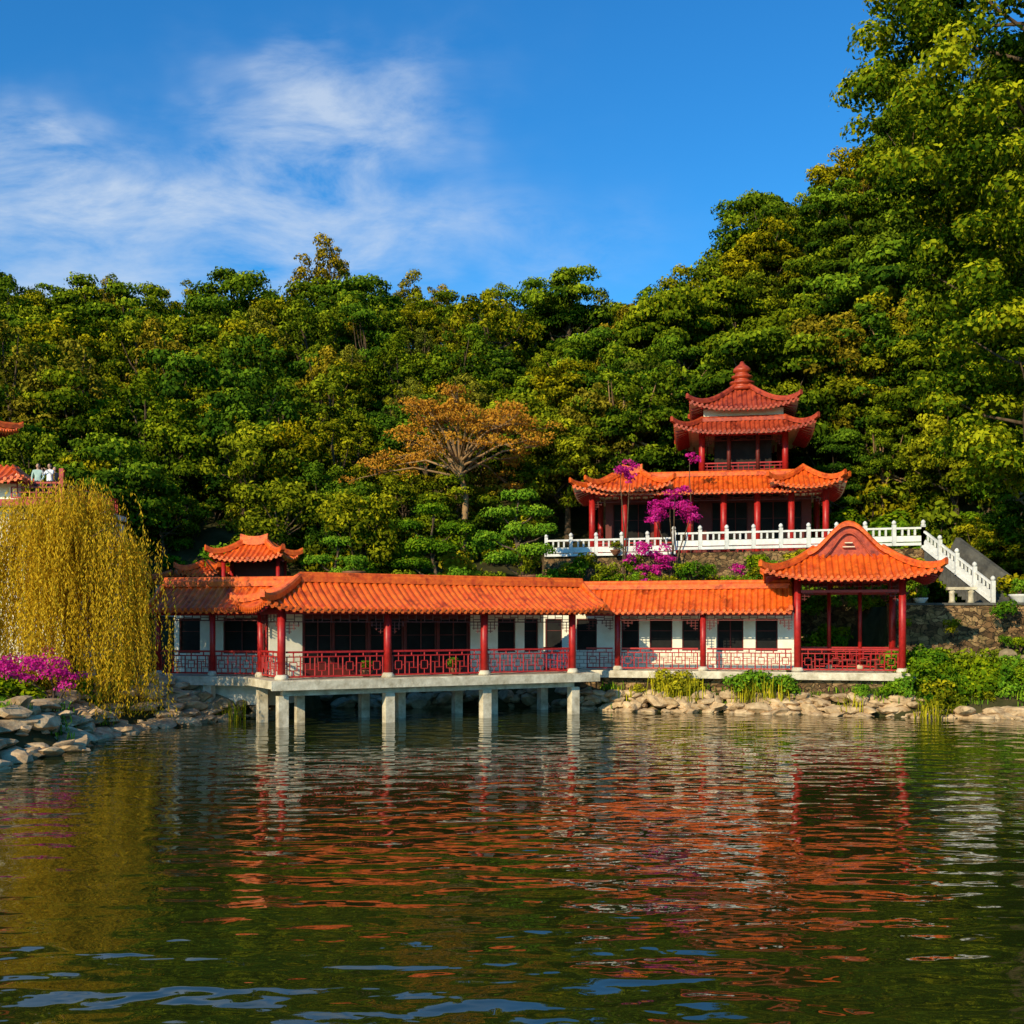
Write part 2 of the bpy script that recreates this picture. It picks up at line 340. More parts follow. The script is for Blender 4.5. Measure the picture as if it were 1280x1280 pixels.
# ---------------- waterside corridor (three ranges)
B=Bld('waterside_corridor')
a0=vec(-16.4,50.65);a1=vec(-10.6,49.2);u=(a1-a0)/np.linalg.norm(a1-a0);n=vec(-u[1],u[0]);LA=np.linalg.norm(a1-a0)
gable_roof(B,a0,a1+u*.6,4.95,6.1,.5,2.0)
for s_ in (.25,3.0): B.col('columns','red',*(a0+u*s_),DZ,4.9,.13)
B.col('columns','red',*(a1-u*.25),DZ,4.9,.13)
wall(B,a0+n*1.9,a1+n*1.9+u*.8,DZ,4.85,[(.25,1.35),(2.55,5.3)])
railing(B,a0+u*.4,a0+u*2.85,DZ);railing(B,a0+u*3.15,a1-u*.4,DZ)
frieze(B,a0+u*.3,a1-u*.2,4.85,h=.22)
c=(a0+a1)/2+n*1.2; B.box('deck','conc',(*c,DZ-.2),(LA+.6,3.6,.4),math.atan2(u[1],u[0]))
B.box('foundation','white',(*(c+n*.2),DZ-.85),(LA,2.2,.9),math.atan2(u[1],u[0]))
for s_ in (.3,3,5.6): B.box('piles','conc',(*(a0+u*s_-n*.3),DZ-1.5),(.4,.4,2.2),math.atan2(u[1],u[0]))
c0=vec(-9.57,46.0);du=vec(4.15,2.3);sp=np.linalg.norm(du);u=du/sp;n=vec(-u[1],u[0]);DC=3.0
cs=[c0+u*sp*k for k in range(4)];rotC=math.atan2(u[1],u[0])
for k,p in enumerate(cs):
    B.col('columns','red',*p,DZ,4.9,.17); q=p+n*DC
    if k in(0,): B.col('columns','red',*q,DZ,4.9,.15)
gable_roof(B,c0-u*.9,cs[3]+u*1.5,4.95,6.2,.7,DC,hipL=True,lift=.3)
for k in range(3):
    railing(B,cs[k]+u*.2,cs[k+1]-u*.2,DZ,1.15); frieze(B,cs[k]+u*.15,cs[k+1]-u*.15,4.88,h=.32)
railing(B,c0+n*.2,c0+n*(DC-.2),DZ,1.15); frieze(B,c0+n*.15,c0+n*(DC-.15),4.88,h=.32)
railing(B,cs[3]+n*.2,cs[3]+n*(DC-.4),DZ,1.15,dense=False)
w0=c0+n*DC+u*.35
wall(B,w0,w0+u*1.5,DZ,4.85,[])
wall(B,w0+u*1.5,w0+u*9.9,DZ,4.85,[(.1,1.4),(1.5,3.1),(3.25,4.9),(5.05,6.6),(6.75,8.3)],mat='dkred',low='dkred',sill=.5)  # added dark panes close the open bays; their shade is in the colour
wall(B,w0+u*9.9,w0+u*14.0,DZ,4.85,[(1.5,2.5),(3.0,3.8)])
cc=c0+u*sp*1.55+n*(DC/2-.1)
B.box('deck','conc',(*cc,DZ-.17),(sp*3+1.7,DC+1.1,.34),rotC)
B.box('deck_edge','conc',(*(cc-n*(DC/2+.58)),DZ-.22),(sp*3+1.75,.08,.36),rotC)
B.box('deck_beam','conc',(*(c0+u*sp*1.5),DZ-.5),(sp*3,.35,.32),rotC)
for k,p in enumerate(cs):
    B.box('piers','conc',(*(p-n*.1),(DZ-.66-1.5)/2),(.42,.42,DZ-.66+1.5),rotC)
    B.box('piers','conc',(*(p+n*2.8),(DZ-.36-1.5)/2),(.4,.4,DZ-.36+1.5),rotC)
    if k<3: B.box('piers','conc',(*(p+n*1.6+u*1.3),(DZ-.36-1.5)/2),(.35,.35,DZ-.36+1.5),rotC)
b0=vec(3.6,56.45);b1=vec(13.9,54.05);u=(b1-b0)/np.linalg.norm(b1-b0);n=vec(-u[1],u[0]);rotB=math.atan2(u[1],u[0]);LB=np.linalg.norm(b1-b0)
gable_roof(B,b0-u*.6,b1-u*.3,4.97,6.15,.5,2.0)
bs=[vec(5.34,56.05),vec(9.5,55.08)]
for p in bs: B.col('columns','red',*p,DZ,4.9,.15)
for p,q in ((b0,bs[0]),(bs[0],bs[1]),(bs[1],b1)):
    railing(B,p+u*.2,q-u*.25,DZ,1.1); frieze(B,p+u*.15,q-u*.2,4.88,h=.22)
ws=vec(1.5,59.0)
wall(B,ws,ws+u*13.2,DZ,4.85,[(.3,1.2),(1.98,3.06),(4.35,5.28),(5.83,7.0),(7.5,8.5),(9.28,10.6),(11.2,12.3)])
c=(b0+b1)/2+n*1.4
B.box('deck','conc',(*c,DZ-.16),(LB+.6,3.7,.32),rotB)
B.box('deck_edge','conc',(*(c-n*1.9),DZ-.2),(LB+.6,.1,.3),rotB)
B.box('foundation','rubble',(*(c+n*.2),DZ-1.35),(LB+.3,3.2,2.05),rotB)
B.finish((0,52,0))
# ---------------- waterside pavilion
B=Bld('waterside_pavilion')
rot=rotB;u=vec(math.cos(rot),math.sin(rot));n=vec(-math.sin(rot),math.cos(rot))
fl=vec(13.9,53.95);fr=fl+u*4.85;pc=fl+u*2.42+n*2.3
ZE=6.5
for p in (fl,fr,fl+n*4.5,fr+n*4.5): B.col('columns','red',*p,DZ,6.7,.17)
for p in (fl+n*4.5+u*1.7,fr+n*4.5-u*1.6): B.col('columns','red',*p,DZ,6.7,.1)
rect_roof(B,*pc,8.0,7.6,rot,ZE,7.85,2.35,lift=.42,RR=3.2,conc=.45)
hw=1.85;zs=7.7;zt=9.1
def bell(t): return zs+(zt-zs)*(0.5+0.5*math.cos(math.pi*t))**0.95
V=[];Fc=[];dl=3.5;nn=int(dl/PITCH)*6;nt2=26
for i in range(nn+1):
    yy=-dl/2+dl*i/nn; ph=math.cos(2*math.pi*i/6)
    for j in range(nt2+1):
        t=-1+2*j/nt2; q=pc+u*hw*t+n*yy; V.append((*q,bell(t)-.07*max(0,ph+.25)))
for i in range(nn):
    for j in range(nt2): Fc.append((i*(nt2+1)+j,i*(nt2+1)+j+1,(i+1)*(nt2+1)+j+1,(i+1)*(nt2+1)+j))
B.add('upper_roof_tiles','tile',V,Fc)
for yy in (-dl/2,dl/2):
    pts=[(*(pc+u*hw*1.05*t+n*yy),bell(t)) for t in np.linspace(-1,1,25)]
    B.sweep('gable_ridges','ridge',pts,.3,.2)
    pts=[(*(pc+u*hw*.74*t+n*(yy*1.03)),bell(t)-.32-.08*(1-abs(t))) for t in np.linspace(-1,1,25)]
    B.sweep('gable_trim','tile_red',pts,.12,.09)
    V=[(*(pc+u*hw*t+n*yy*.95),bell(t)-.02) for t in np.linspace(-1,1,25)]+[(*(pc+u*hw+n*yy*.95),zs-.2),(*(pc-u*hw+n*yy*.95),zs-.2)]
    B.add('gable_panel','ridge_red',V,[tuple(range(27))])
    q=pc+n*(yy*1.0)
    for k in range(2):
        B.beam('gable_lattice','cream',(*(q-u*(.28-.1*k)),zs+.32+.2*k),(*(q+u*(.28-.1*k)),zs+.32+.2*k),.3,.045)
for p,q in ((fl,fr),(fl,fl+n*4.5),(fr,fr+n*4.5),(fl+n*4.5,fr+n*4.5)):
    d=(q-p)/np.linalg.norm(q-p); frieze(B,p+d*.15,q-d*.15,6.6,h=.5)
    B.beam('tie_beam','red',(*(p+d*.15),5.85),(*(q-d*.15),5.85),.1,.12)
    if not(p is fl and np.allclose(q,fl+n*4.5)): railing(B,p+d*.18,q-d*.18,DZ,1.1)
cb=pc
B.box('floor','conc',(*cb,DZ-.16),(5.9,5.9,.32),rot)
B.box('floor_edge','conc',(*(cb-n*3.0),DZ-.2),(5.95,.1,.3),rot)
B.box('foundation','rubble',(*(cb),DZ-1.3),(5.4,5.4,1.95),rot)
B.box('bench','dkred',(*(pc+n*1.9),DZ+.45),(4,.4,.07),rot);B.box('bench','dkred',(*(pc+n*1.9-u*1.6),DZ+.2),(.1,.35,.4),rot);B.box('bench','dkred',(*(pc+n*1.9+u*1.6),DZ+.2),(.1,.35,.4),rot)
B.finish((*pc,0))
# ---------------- hillside pagoda
B=Bld('hillside_pagoda');TZ=8.5
rot=R(-10);u=vec(math.cos(rot),math.sin(rot));n=vec(-math.sin(rot),math.cos(rot))
gc=vec(12.7,72.2);GW,GD=16.6,8.0
rect_roof(B,*gc,GW,GD,rot,12.5,13.75,2.3,lift=.55,RR=3,mat='tile',under='cream')
for s_ in np.linspace(-GW/2+1.1,GW/2-1.1,8):
    for m_ in (-GD/2+1.1,GD/2-1.1): B.col('columns','red',*(gc+u*s_+n*m_),TZ,12.6,.2)
fa=gc-u*(GW/2-1.1)-n*(GD/2-1.1);fb=gc+u*(GW/2-1.1)-n*(GD/2-1.1)
frieze(B,fa,fb,12.55,h=.35);railing(B,fa,fb,TZ,.9,dense=False)
wall(B,gc-u*6.6,gc+u*6.6,TZ,12.5,[(.5,3),(3.6,6.1),(6.9,9.2),(9.9,12.6)],mat='dkred',low='dkred',sill=.8)
B.box('gallery_ceiling','dark',(*gc,12.65),(GW-4.9,GD-4.9,.1),rot)
B.box('gallery_top','tile_red',(*gc,13.7),(GW-4.4,GD-4.4,.1),rot)
for sx,lw in ((5.9,4.2),(-4.7,5.2)):
    pq=gc+u*sx-n*2.3; rect_roof(B,*pq,lw,4.2,rot,12.68,13.95,2.1,lift=.45,RR=2,mat='tile',under='cream')
tc=vec(15.2,73.2)
for sx in (-2.6,2.6):
    for sy in (-2.6,2.6): B.col('tower_columns','red',*(tc+u*sx+n*sy),13.75,16.55,.2)
for sx in (-.9,.9): B.col('tower_columns','dkred',*(tc+u*sx-n*2.6),13.75,16.5,.13)
B.box('tower_core','dark',(*tc,15.1),(3.6,3.6,2.8),rot)
for a,b in (((-2.6,-2.6),(2.6,-2.6)),((-2.6,-2.6),(-2.6,2.6)),((2.6,-2.6),(2.6,2.6))):
    pa=tc+u*a[0]+n*a[1];pb=tc+u*b[0]+n*b[1]; frieze(B,pa,pb,16.5,h=.3);railing(B,pa,pb,13.8,.75,dense=False)
rect_roof(B,*tc,8.6,8.6,rot,16.35,17.3,1.7,lift=.55,RR=3,mat='tile_red',under='cream')
B.box('upper_drum','cream',(*tc,17.6),(5.0,5.0,.9),rot)
B.box('soffit_board','cream',(*tc,16.62),(6.6,6.6,.1),rot)
rect_roof(B,*tc,6.7,6.7,rot,18.0,19.9,3.0,lift=.5,RR=2.6,conc=.55,mat='tile_red',under='cream')
B.lathe('finial','ridge_red',(*tc,19.65),[(.85,0),(.9,.15),(.66,.25),(.66,.4),(.82,.45),(.82,.57),(.52,.66),(.52,.8),(.7,.86),(.7,.96),(.46,1.06),(.46,1.2),(.6,1.27),(.58,1.42),(.42,1.6),(.2,1.75),(.1,1.95)],18)
B.finish((*tc,TZ))
# ---------------- terrace + balustrade + stairs
B=Bld('stone_terrace')
poly=[(2.0,68.3),(23.2,61.8),(29,80),(2,82)]
V=[(x,y,TZ) for x,y in poly]+[(x,y,2) for x,y in poly]
B.add('terrace_floor','conc',V[:4],[(0,1,2,3)]);B.add('retaining_wall','rubble',V,[(0,4,5,1),(1,5,6,2),(3,7,4,0)])
B.finish((12,68,0))
def balustrade(name,p0,p1,z0,z1,step=1.5,h=1.05):
    B=Bld(name);p0=vec(*p0,z0);p1=vec(*p1,z1);L=np.linalg.norm((p1-p0)[:2]);k=max(1,int(round(L/step)))
    for i in range(k+1):
        q=p0+(p1-p0)*i/k; B.beam('posts','stonew',q,q+vec(0,0,h+.12),.2,.2)
        B.lathe('post_caps','stonew',(q[0],q[1],q[2]+h+.12),[(.07,0),(.12,.06),(.13,.14),(.08,.22),(.02,.26)],8)
        if i<k:
            r=p0+(p1-p0)*(i+1)/k;d=(r-q);e=d/np.linalg.norm(d);a=q+e*.105;b=r-e*.105
            B.beam('handrail','stonew',a+vec(0,0,h-.08),b+vec(0,0,h-.08),.14,.11)
            B.beam('plinth','stonew',a+vec(0,0,.08),b+vec(0,0,.08),.18,.16)
            B.beam('panels','stonew',a+vec(0,0,.38),b+vec(0,0,.38),.08,.32)
            for f in (.25,.5,.75):
                m=a+(b-a)*f; B.beam('balusters','stonew',m+vec(0,0,.56),m+vec(0,0,h-.15),.1,.1)
    return B.finish(tuple((p0+p1)/2))
balustrade('stone_balustrade',(2.1,68.1),(9.6,65.8),TZ-.1,TZ-.1)
balustrade('stone_balustrade',(9.6,65.7),(22.9,61.7),TZ+.15,TZ+.15)
st0=vec(22.9,61.7);st1=vec(25.0,57.6)
balustrade('stair_balustrade',st0,st1,TZ,5.35,1.1)
off=vec(2.0,.7)
B=Bld('stone_staircase');k=18
for i in range(k):
    f=(i+.5)/k;q=(st0+(st1-st0)*f)+off/2;z=TZ-(TZ-5.35)*(i+1)/k
    B.box('steps','slab',(*q,z-.5),(2.0,.28,1.0),math.atan2(off[1],off[0]))
B.beam('parapet','slab',(*(st0+off),TZ+.2),(*(st1+off),5.6),.35,1.0)
B.finish((*st1,5))
B=Bld('rubble_retaining_wall')
pts=[(19.6,57.8),(24,57.0),(33,54.5)]
for i in range(2): B.beam('wall_body','rubble',(*pts[i],3.4),(*pts[i+1],3.4),.6,3.7)
for i in range(2): B.beam('coping','slab',(*pts[i],5.3),(*pts[i+1],5.3),.75,.12)
B.finish((25,57,3))
B=Bld('stone_bench')
B.beam('seat','conc',(22.5,57.35,6.1),(23.9,57.05,6.1),.5,.14)
for x,y in((22.75,57.3),(23.65,57.1)):
    B.lathe('legs','conc',(x,y,5.36),[(.2,0),(.14,.15),(.14,.5),(.22,.68)],8)
B.finish((23.2,57.2,5.4))
POTS=[(25.9,56.5,5.36,.5),(-8.6,60.2,6.6,.6),(1.0,62.6,6.5,.6),(21.2,57.5,5.36,.35),(20.2,57.7,5.36,.3),(-6.4,48.6,DZ+.1,.3),(-2.6,50.7,DZ+.1,.3),(21.6,53.6,1.9,.4),(23.0,53.0,1.9,.35),(6.2,66.5,8.5,.3),(13.0,65.3,8.65,.3),(17.2,64.1,8.65,.3)]
for x,y,z,s_ in POTS:
    B=Bld('ceramic_planter');B.lathe('pot','pot' if x<20 else 'stonew',(x,y,z-.1),[(.45*s_,0),(.6*s_,.3*s_),(.95*s_,.8*s_),(1.1*s_,1.0*s_),(1.05*s_,1.05*s_),(.9*s_,.95*s_)],14);B.finish((x,y,z))
# ---------------- small garden pavilion behind corridor
B=Bld('garden_gate_pavilion');rot=R(-8)
pc2=vec(-14.4,62.0)
rect_roof(B,*pc2,4.1,2.8,rot,7.9,8.8,1.4,lift=.3,RR=1.4)
for a in(-1.5,1.5):
    for b in(-.9,.9): B.col('columns','red',pc2[0]+a,pc2[1]+b,4.0,7.9,.12)
B.box('back_wall','dkred',(pc2[0],pc2[1]+.9,6),(3.0,.15,3.6),rot)
rect_roof(B,pc2[0]-2.9,pc2[1]+.5,2.3,2.0,rot,7.1,7.6,1.0,lift=.2,RR=1.0)
B.box('side_wall','cream',(pc2[0]-2.9,pc2[1]+.6,5.4),(1.9,.8,3.4),rot)
rect_roof(B,pc2[0]-5.0,pc2[1]+1.5,2.1,1.8,rot,6.7,7.1,.9,lift=.15,RR=.9)
B.box('side_wall','cream',(pc2[0]-5.0,pc2[1]+1.5,5.2),(1.8,.8,3.0),rot)
B.finish((*pc2,4))
# ---------------- left teahouse
B=Bld('lakeside_teahouse')
FZ=9.95
B.box('walls','white',(-27.2,55.5,5.6),(12.8,8,8.0))
B.box('balcony_slab','white',(-26.6,54.8,FZ-.12),(12.2,8.2,.24))
B.box('slab_trim','red',(-26.6,50.67,FZ-.12),(12.2,.08,.3))
for x in(-22.7,-25,-28,-31): B.box('pilasters','white',(x,51.3,5.4),(.5,.5,8.2))
railing(B,(-23.0,50.85),(-20.65,50.85),FZ,.8,dense=False);railing(B,(-20.65,50.85),(-20.65,58),FZ,.8,dense=False)
B.beam('newel_post','red',(-20.65,50.85,FZ),(-20.65,50.85,FZ+1.45),.2,.2)
B.box('upper_room','dkred',(-31.4,55.5,12.1),(8.2,5.0,4.4))
for x in(-27,-30): B.col('upper_columns','red',x,51.9,FZ,14.3,.14)
panel(B,(-34,50.2),(-22.2,50.2),(0,1),1.5,10.85,11.7,0,1.0,lift=.2,RR=1.5,under='cream')
panel(B,(-22.2,50.2),(-22.2,52.2),(-1,0),1.0,10.85,11.7,1.2,0,lift=.2,RR=1.2,under='cream')
B.box('pent_wall','white',(-27.9,51.3,10.3),(10.2,.3,.9))
rect_roof(B,-31.7,55,10.6,8.4,0,14.3,16.4,4.2,lift=.4,RR=2.5)
B.finish((-27,55,2))
# ------------------------------------------------------------------ terrain
def smooth(t): t=np.clip(t,0,1); return t*t*(3-2*t)
def ground(X,Y):
    X=np.asarray(X,float);Y=np.asarray(Y,float)
    wig=.5*np.sin(Y*.7)+.3*np.sin(Y*1.9+1)
    XL=-15.4+wig-smooth((Y-44)/8)*(-3.0)
    XL=np.where(Y<33,XL-(33-Y)*.25,XL)
    YS=np.interp(X,[-40,-16,-10.8,-9.6,3,5,13,16,19,45],[49.6,49.6,50.0,57.0,57.0,54.6,53.0,51.6,50.8,47.5])+.35*np.sin(X*1.3)
    f=np.minimum(np.minimum(X-XL,YS-Y),np.minimum(Y-5.5,46-X))
    bank=np.where(f>0,-np.minimum(1.6,f*1.1),np.minimum(1.55+.25*np.sin(X*.3+Y*.4),-f*.75))
    bank=np.where((f<0)&(Y<6),np.minimum(2.55,-f*.9),bank)
    far=np.clip((Y-58)/8,0,1)*np.interp(X,[-22,-16,0,20],[2.2,2.2,2.6,3.0])
    z=bank+np.where(f<0,far,0)
    z=np.where((X>19.8)&(Y>57.6),np.maximum(z,5.2),z)
    y0=np.interp(X,[-200,-2,2.5,27,31,300],[60,60,75,75,62,62]);z0=np.interp(X,[-200,-2,2.5,27,31,300],[3,3,8,8,5,5])
    zr=np.interp(X,[-300,-70,-45,-20,0,12,17,20,25,34,40,55,90,300],[22,32,33.5,34,32.5,31,30.5,34.5,44,47,53,60,60,40]);yr=122.
    t=(Y-y0)/(yr-y0)
    hill=z0+(zr-z0)*np.clip(t,0,1)+1.2*np.sin(X*.11+Y*.07)*np.clip(t*3,0,1)
    hill=hill-np.clip(Y-yr,0,500)*.28
    hill=np.where(t>0,np.maximum(hill,0.5),-5)
    z=np.where(f<0,np.maximum(z,hill),z)
    z=np.where((X>2.3)&(X<27)&(Y>66)&(Y<76),np.minimum(z,7.8),z)
    return z
xs=np.concatenate([[-3000,-1200,-500,-250,-160],np.arange(-110,-30,2.0),np.arange(-30,34,.6),np.arange(34,112,2.0),[160,250,500,1200,3000]])
ys=np.concatenate([[-3000,-1000,-300,-100,-40,-20],np.arange(-10,28,1.5),np.arange(28,70,.6),np.arange(70,160,2.0),[180,220,300,500,1200,3000]])
XX,YY=np.meshgrid(xs,ys);ZZ=ground(XX,YY)
V=np.stack([XX.ravel(),YY.ravel(),ZZ.ravel()],1);nx=len(xs)
Fc=[(j*nx+i,j*nx+i+1,(j+1)*nx+i+1,(j+1)*nx+i) for j in range(len(ys)-1) for i in range(nx-1)]
M['ground']=pmat('ground_earth',(0.018,0.025,0.006),(0.085,0.07,0.028),0.95,.8,0.5,4,.1,9)
mesh_obj('ground',V,Fc,[M['ground']],smooth=True)
# water
m,nt,o=newmat('pond_water');L=nt.links.new
g=N(nt,'ShaderNodeNewGeometry')
def wn(sx,sy,sc,det,rotz,dist=.25):
    mp=N(nt,'ShaderNodeMapping');mp.inputs['Scale'].default_value=(sx,sy,1);mp.inputs['Rotation'].default_value=(0,0,rotz);L(g.outputs['Position'],mp.inputs[0])
    q=N(nt,'ShaderNodeTexNoise',Scale=sc,Detail=det,Roughness=.4,Distortion=dist);L(mp.outputs[0],q.inputs['Vector']);return q.outputs['Fac']
def mul(a,v):
    q=N(nt,'ShaderNodeMath',operation='MULTIPLY');L(a,q.inputs[0])
    if isinstance(v,float): q.inputs[1].default_value=v
    else: L(v,q.inputs[1])
    return q.outputs[0]
def addn(a,b):
    q=N(nt,'ShaderNodeMath',operation='ADD');L(a,q.inputs[0]);L(b,q.inputs[1]);return q.outputs[0]
h=addn(addn(mul(wn(.66,1.25,1.1,.6,.1),.05),mul(wn(.8,1.3,2.6,1,-.2),.009)),mul(wn(.4,.8,.4,1,.2),.012))
bp=N(nt,'ShaderNodeBump',Strength=1.0,Distance=1.0);L(h,bp.inputs['Height'])
p=N(nt,'ShaderNodeBsdfPrincipled',Roughness=.015,IOR=1.6);p.inputs['Base Color'].default_value=(.02,.027,.004,1)
L(bp.outputs[0],p.inputs['Normal']);L(p.outputs[0],o.inputs[0])
mesh_obj('pond_water',[(-45,-5,0),(50,-5,0),(50,62,0),(-45,62,0)],[(0,1,2,3)],[m])
# ------------------------------------------------------------------ foliage builders
def unit(v): return v/(np.linalg.norm(v,axis=1,keepdims=True)+1e-9)
def leaves(C,Nrm,size,tint,rng,aspect=.6):
    n_=len(C); nj=unit(Nrm+rng.normal(0,.42,(n_,3)))
    a=unit(np.cross(nj,rng.normal(0,1,(n_,3)))); b=np.cross(nj,a); s_=size*rng.uniform(.6,1.25,(n_,1))
    V=np.stack([C-a*s_*.5,C+b*s_*aspect*.5+nj*s_*.08,C+a*s_*.5,C-b*s_*aspect*.5+nj*s_*.08],1).reshape(-1,3)
    return V
def foliage_mesh(name,LV,LT,lmat,WV=None,WF=None,wmat=None):
    nl=len(LV)//4; me=bpy.data.meshes.new(name)
    WV=np.array(WV).reshape(-1,3) if WV is not None and len(WV) else np.zeros((0,3)); WF=np.array(WF,dtype=int).reshape(-1,4) if WF is not None and len(WF) else np.zeros((0,4),int)
    V=np.concatenate([LV,WV]);nf=nl+len(WF)
    me.vertices.add(len(V));me.vertices.foreach_set('co',V.astype(np.float32).ravel())
    idx=np.concatenate([np.arange(nl*4),(WF+nl*4).ravel()]).astype(np.int32)
    me.loops.add(nf*4);me.loops.foreach_set('vertex_index',idx)
    me.polygons.add(nf);me.polygons.foreach_set('loop_start',np.arange(0,nf*4,4,dtype=np.int32))
    try: me.polygons.foreach_set('loop_total',np.full(nf,4,dtype=np.int32))
    except Exception: pass
    me.materials.append(lmat)
    if wmat: me.materials.append(wmat)
    mi=np.zeros(nf,dtype=np.int32);mi[nl:]=1 if wmat else 0;me.polygons.foreach_set('material_index',mi)
    at=me.attributes.new('tint','FLOAT','FACE');t=np.zeros(nf,dtype=np.float32);t[:nl]=np.clip(LT,0,1);at.data.foreach_set('value',t)
    me.update(calc_edges=True);me.validate();return me
def puffs(centers,radii,nper,leaf,rng,flat=.75,tvar=.22,offs=None):
    Vs=[];T=[]
    for q,(c,r) in enumerate(zip(centers,radii)):
        k=max(20,int(nper*r*r)); d=unit(rng.normal(0,1,(k,3))); d[:,2]=np.where(d[:,2]<-.35,-d[:,2],d[:,2])
        rr=r*rng.uniform(.62,1.08,(k,1))*(1+.18*np.sin(d[:,:1]*5+c[0])*np.cos(d[:,1:2]*5+c[1]))
        P=c+d*rr*vec(1,1,flat)
        base=.43+rng.normal(0,tvar*.6)+(offs[q] if offs is not None else 0); t=base+rng.normal(0,tvar*.7,k)+.24*d[:,2]  # shading put into leaf colour: lighter on clump tops, darker by crown offset
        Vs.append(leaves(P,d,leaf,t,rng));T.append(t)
    return np.concatenate(Vs),np.concatenate(T)
def tree_mesh(name,H,CR,npuff,pr,nper,leaf,lmat,wmat,seed,trunkfrac=.35,flat=.75,open_=0.):
    rg=np.random.default_rng(seed);cz=H*(trunkfrac+1)/2;ch=H*(1-trunkfrac)/2
    C=[];Rd=[];O=[]
    while len(C)<npuff:
        d=rg.normal(0,1,3);d/=np.linalg.norm(d)
        if d[2]<-.75: continue
        rr=rg.uniform(.6,1.0) if rg.random()<.88 else rg.uniform(.1,.5)
        if open_ and abs(math.sin(d[0]*4+d[1]*3+seed))<open_: continue
        p=vec(d[0]*CR*rr,d[1]*CR*rr,cz+d[2]*ch*rr*.95); C.append(p);Rd.append(rg.uniform(*pr));O.append(.2*d[2]*rr-.08+(rr-.8)*.25)  # lower and inner clumps tinted darker: crown shade painted into the leaves
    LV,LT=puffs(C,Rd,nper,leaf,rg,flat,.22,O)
    WV=[];WF=[]
    def at(pts,rad,n=6):
        V,Fc=tube(pts,rad,n);o=len(WV);WV.extend(V);WF.extend([tuple(i+o for i in f) for f in Fc])
    lean=rg.normal(0,.04*H,2); tr=.022*H
    top=vec(lean[0],lean[1],H*.72)
    at([vec(0,0,-1),vec(lean[0]*.1,lean[1]*.1,H*.15),vec(lean[0]*.5,lean[1]*.3,H*.4),top],[tr*1.4,tr,tr*.7,tr*.2],8)
    for k in rg.choice(len(C),min(len(C),14),replace=False):
        e=C[k];f=rg.uniform(.25,.6);s_=vec(lean[0]*f*.7,lean[1]*f*.7,H*f); mid=(s_+e)/2+vec(0,0,-.03*H)+rg.normal(0,.02*H,3)
        at([s_,mid,e],[tr*.45,tr*.3,tr*.1],5)
    return foliage_mesh(name,LV,LT,lmat,WV,WF,wmat)
# ------------------------------------------------------------------ forest
small=[]
for i in range(9):
    k=i%3
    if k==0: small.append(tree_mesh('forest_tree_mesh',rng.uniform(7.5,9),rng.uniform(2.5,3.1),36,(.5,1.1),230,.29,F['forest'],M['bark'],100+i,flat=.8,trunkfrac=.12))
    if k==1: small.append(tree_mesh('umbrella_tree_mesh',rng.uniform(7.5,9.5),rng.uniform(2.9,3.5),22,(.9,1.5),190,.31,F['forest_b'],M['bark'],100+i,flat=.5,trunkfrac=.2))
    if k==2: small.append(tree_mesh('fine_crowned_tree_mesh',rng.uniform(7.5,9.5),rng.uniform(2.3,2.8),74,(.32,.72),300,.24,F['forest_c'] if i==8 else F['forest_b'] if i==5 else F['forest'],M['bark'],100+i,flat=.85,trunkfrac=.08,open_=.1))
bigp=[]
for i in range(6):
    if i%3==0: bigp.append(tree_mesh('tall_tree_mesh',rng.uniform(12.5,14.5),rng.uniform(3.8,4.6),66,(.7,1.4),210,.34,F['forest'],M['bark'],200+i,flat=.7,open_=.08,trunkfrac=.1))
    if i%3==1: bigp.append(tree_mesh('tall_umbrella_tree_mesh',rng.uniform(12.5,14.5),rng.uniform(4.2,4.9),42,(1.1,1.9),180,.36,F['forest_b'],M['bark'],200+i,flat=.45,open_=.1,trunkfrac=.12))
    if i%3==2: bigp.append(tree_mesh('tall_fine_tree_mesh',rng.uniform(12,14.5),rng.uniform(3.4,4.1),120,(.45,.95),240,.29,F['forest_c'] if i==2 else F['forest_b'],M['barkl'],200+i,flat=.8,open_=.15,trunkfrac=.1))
forest=empty('forest_trees',(0,90,20))
def inst(me,x,y,z,s_,parent,nm):
    ob=bpy.data.objects.new(nm,me);scene.collection.objects.link(ob);ob.location=(x,y,z);ob.rotation_euler=(rng.normal(0,.05),rng.normal(0,.05),rng.uniform(0,6.28));ob.scale=(s_,s_,s_*rng.uniform(.85,1.15))
    ob.parent=parent;ob.matrix_parent_inverse=Matrix.Translation(-Vector(parent.location));return ob
cnt=0
Yv=63.
while Yv<131:
    stp=4.3
    for Xv in np.arange(-Yv*.6-5,Yv*.62+6,stp):
        x=Xv+rng.uniform(-1.7,1.7);y=Yv+rng.uniform(-1.7,1.7)
        if -1<x<29.5 and y<80.5: continue
        if x>19 and y<66: continue
        if -20<x<-11 and y<66: continue
        if -8<x<1 and y<72: continue
        if x<-20 and y<66: continue
        z=float(ground(x,y))
        right=x>4
        if right and (y<112):
            if rng.random()<.38: continue
            inst(bigp[rng.integers(6)],x,y,z-.5,rng.uniform(.68,1.12),forest,'tree')
        else:
            s_=rng.uniform(.7,1.35)*(1.0 if y>72 else .8)
            inst(small[rng.integers(9)],x,y,z-.4,s_,forest,'tree')
        cnt+=1
    Yv+=3.9
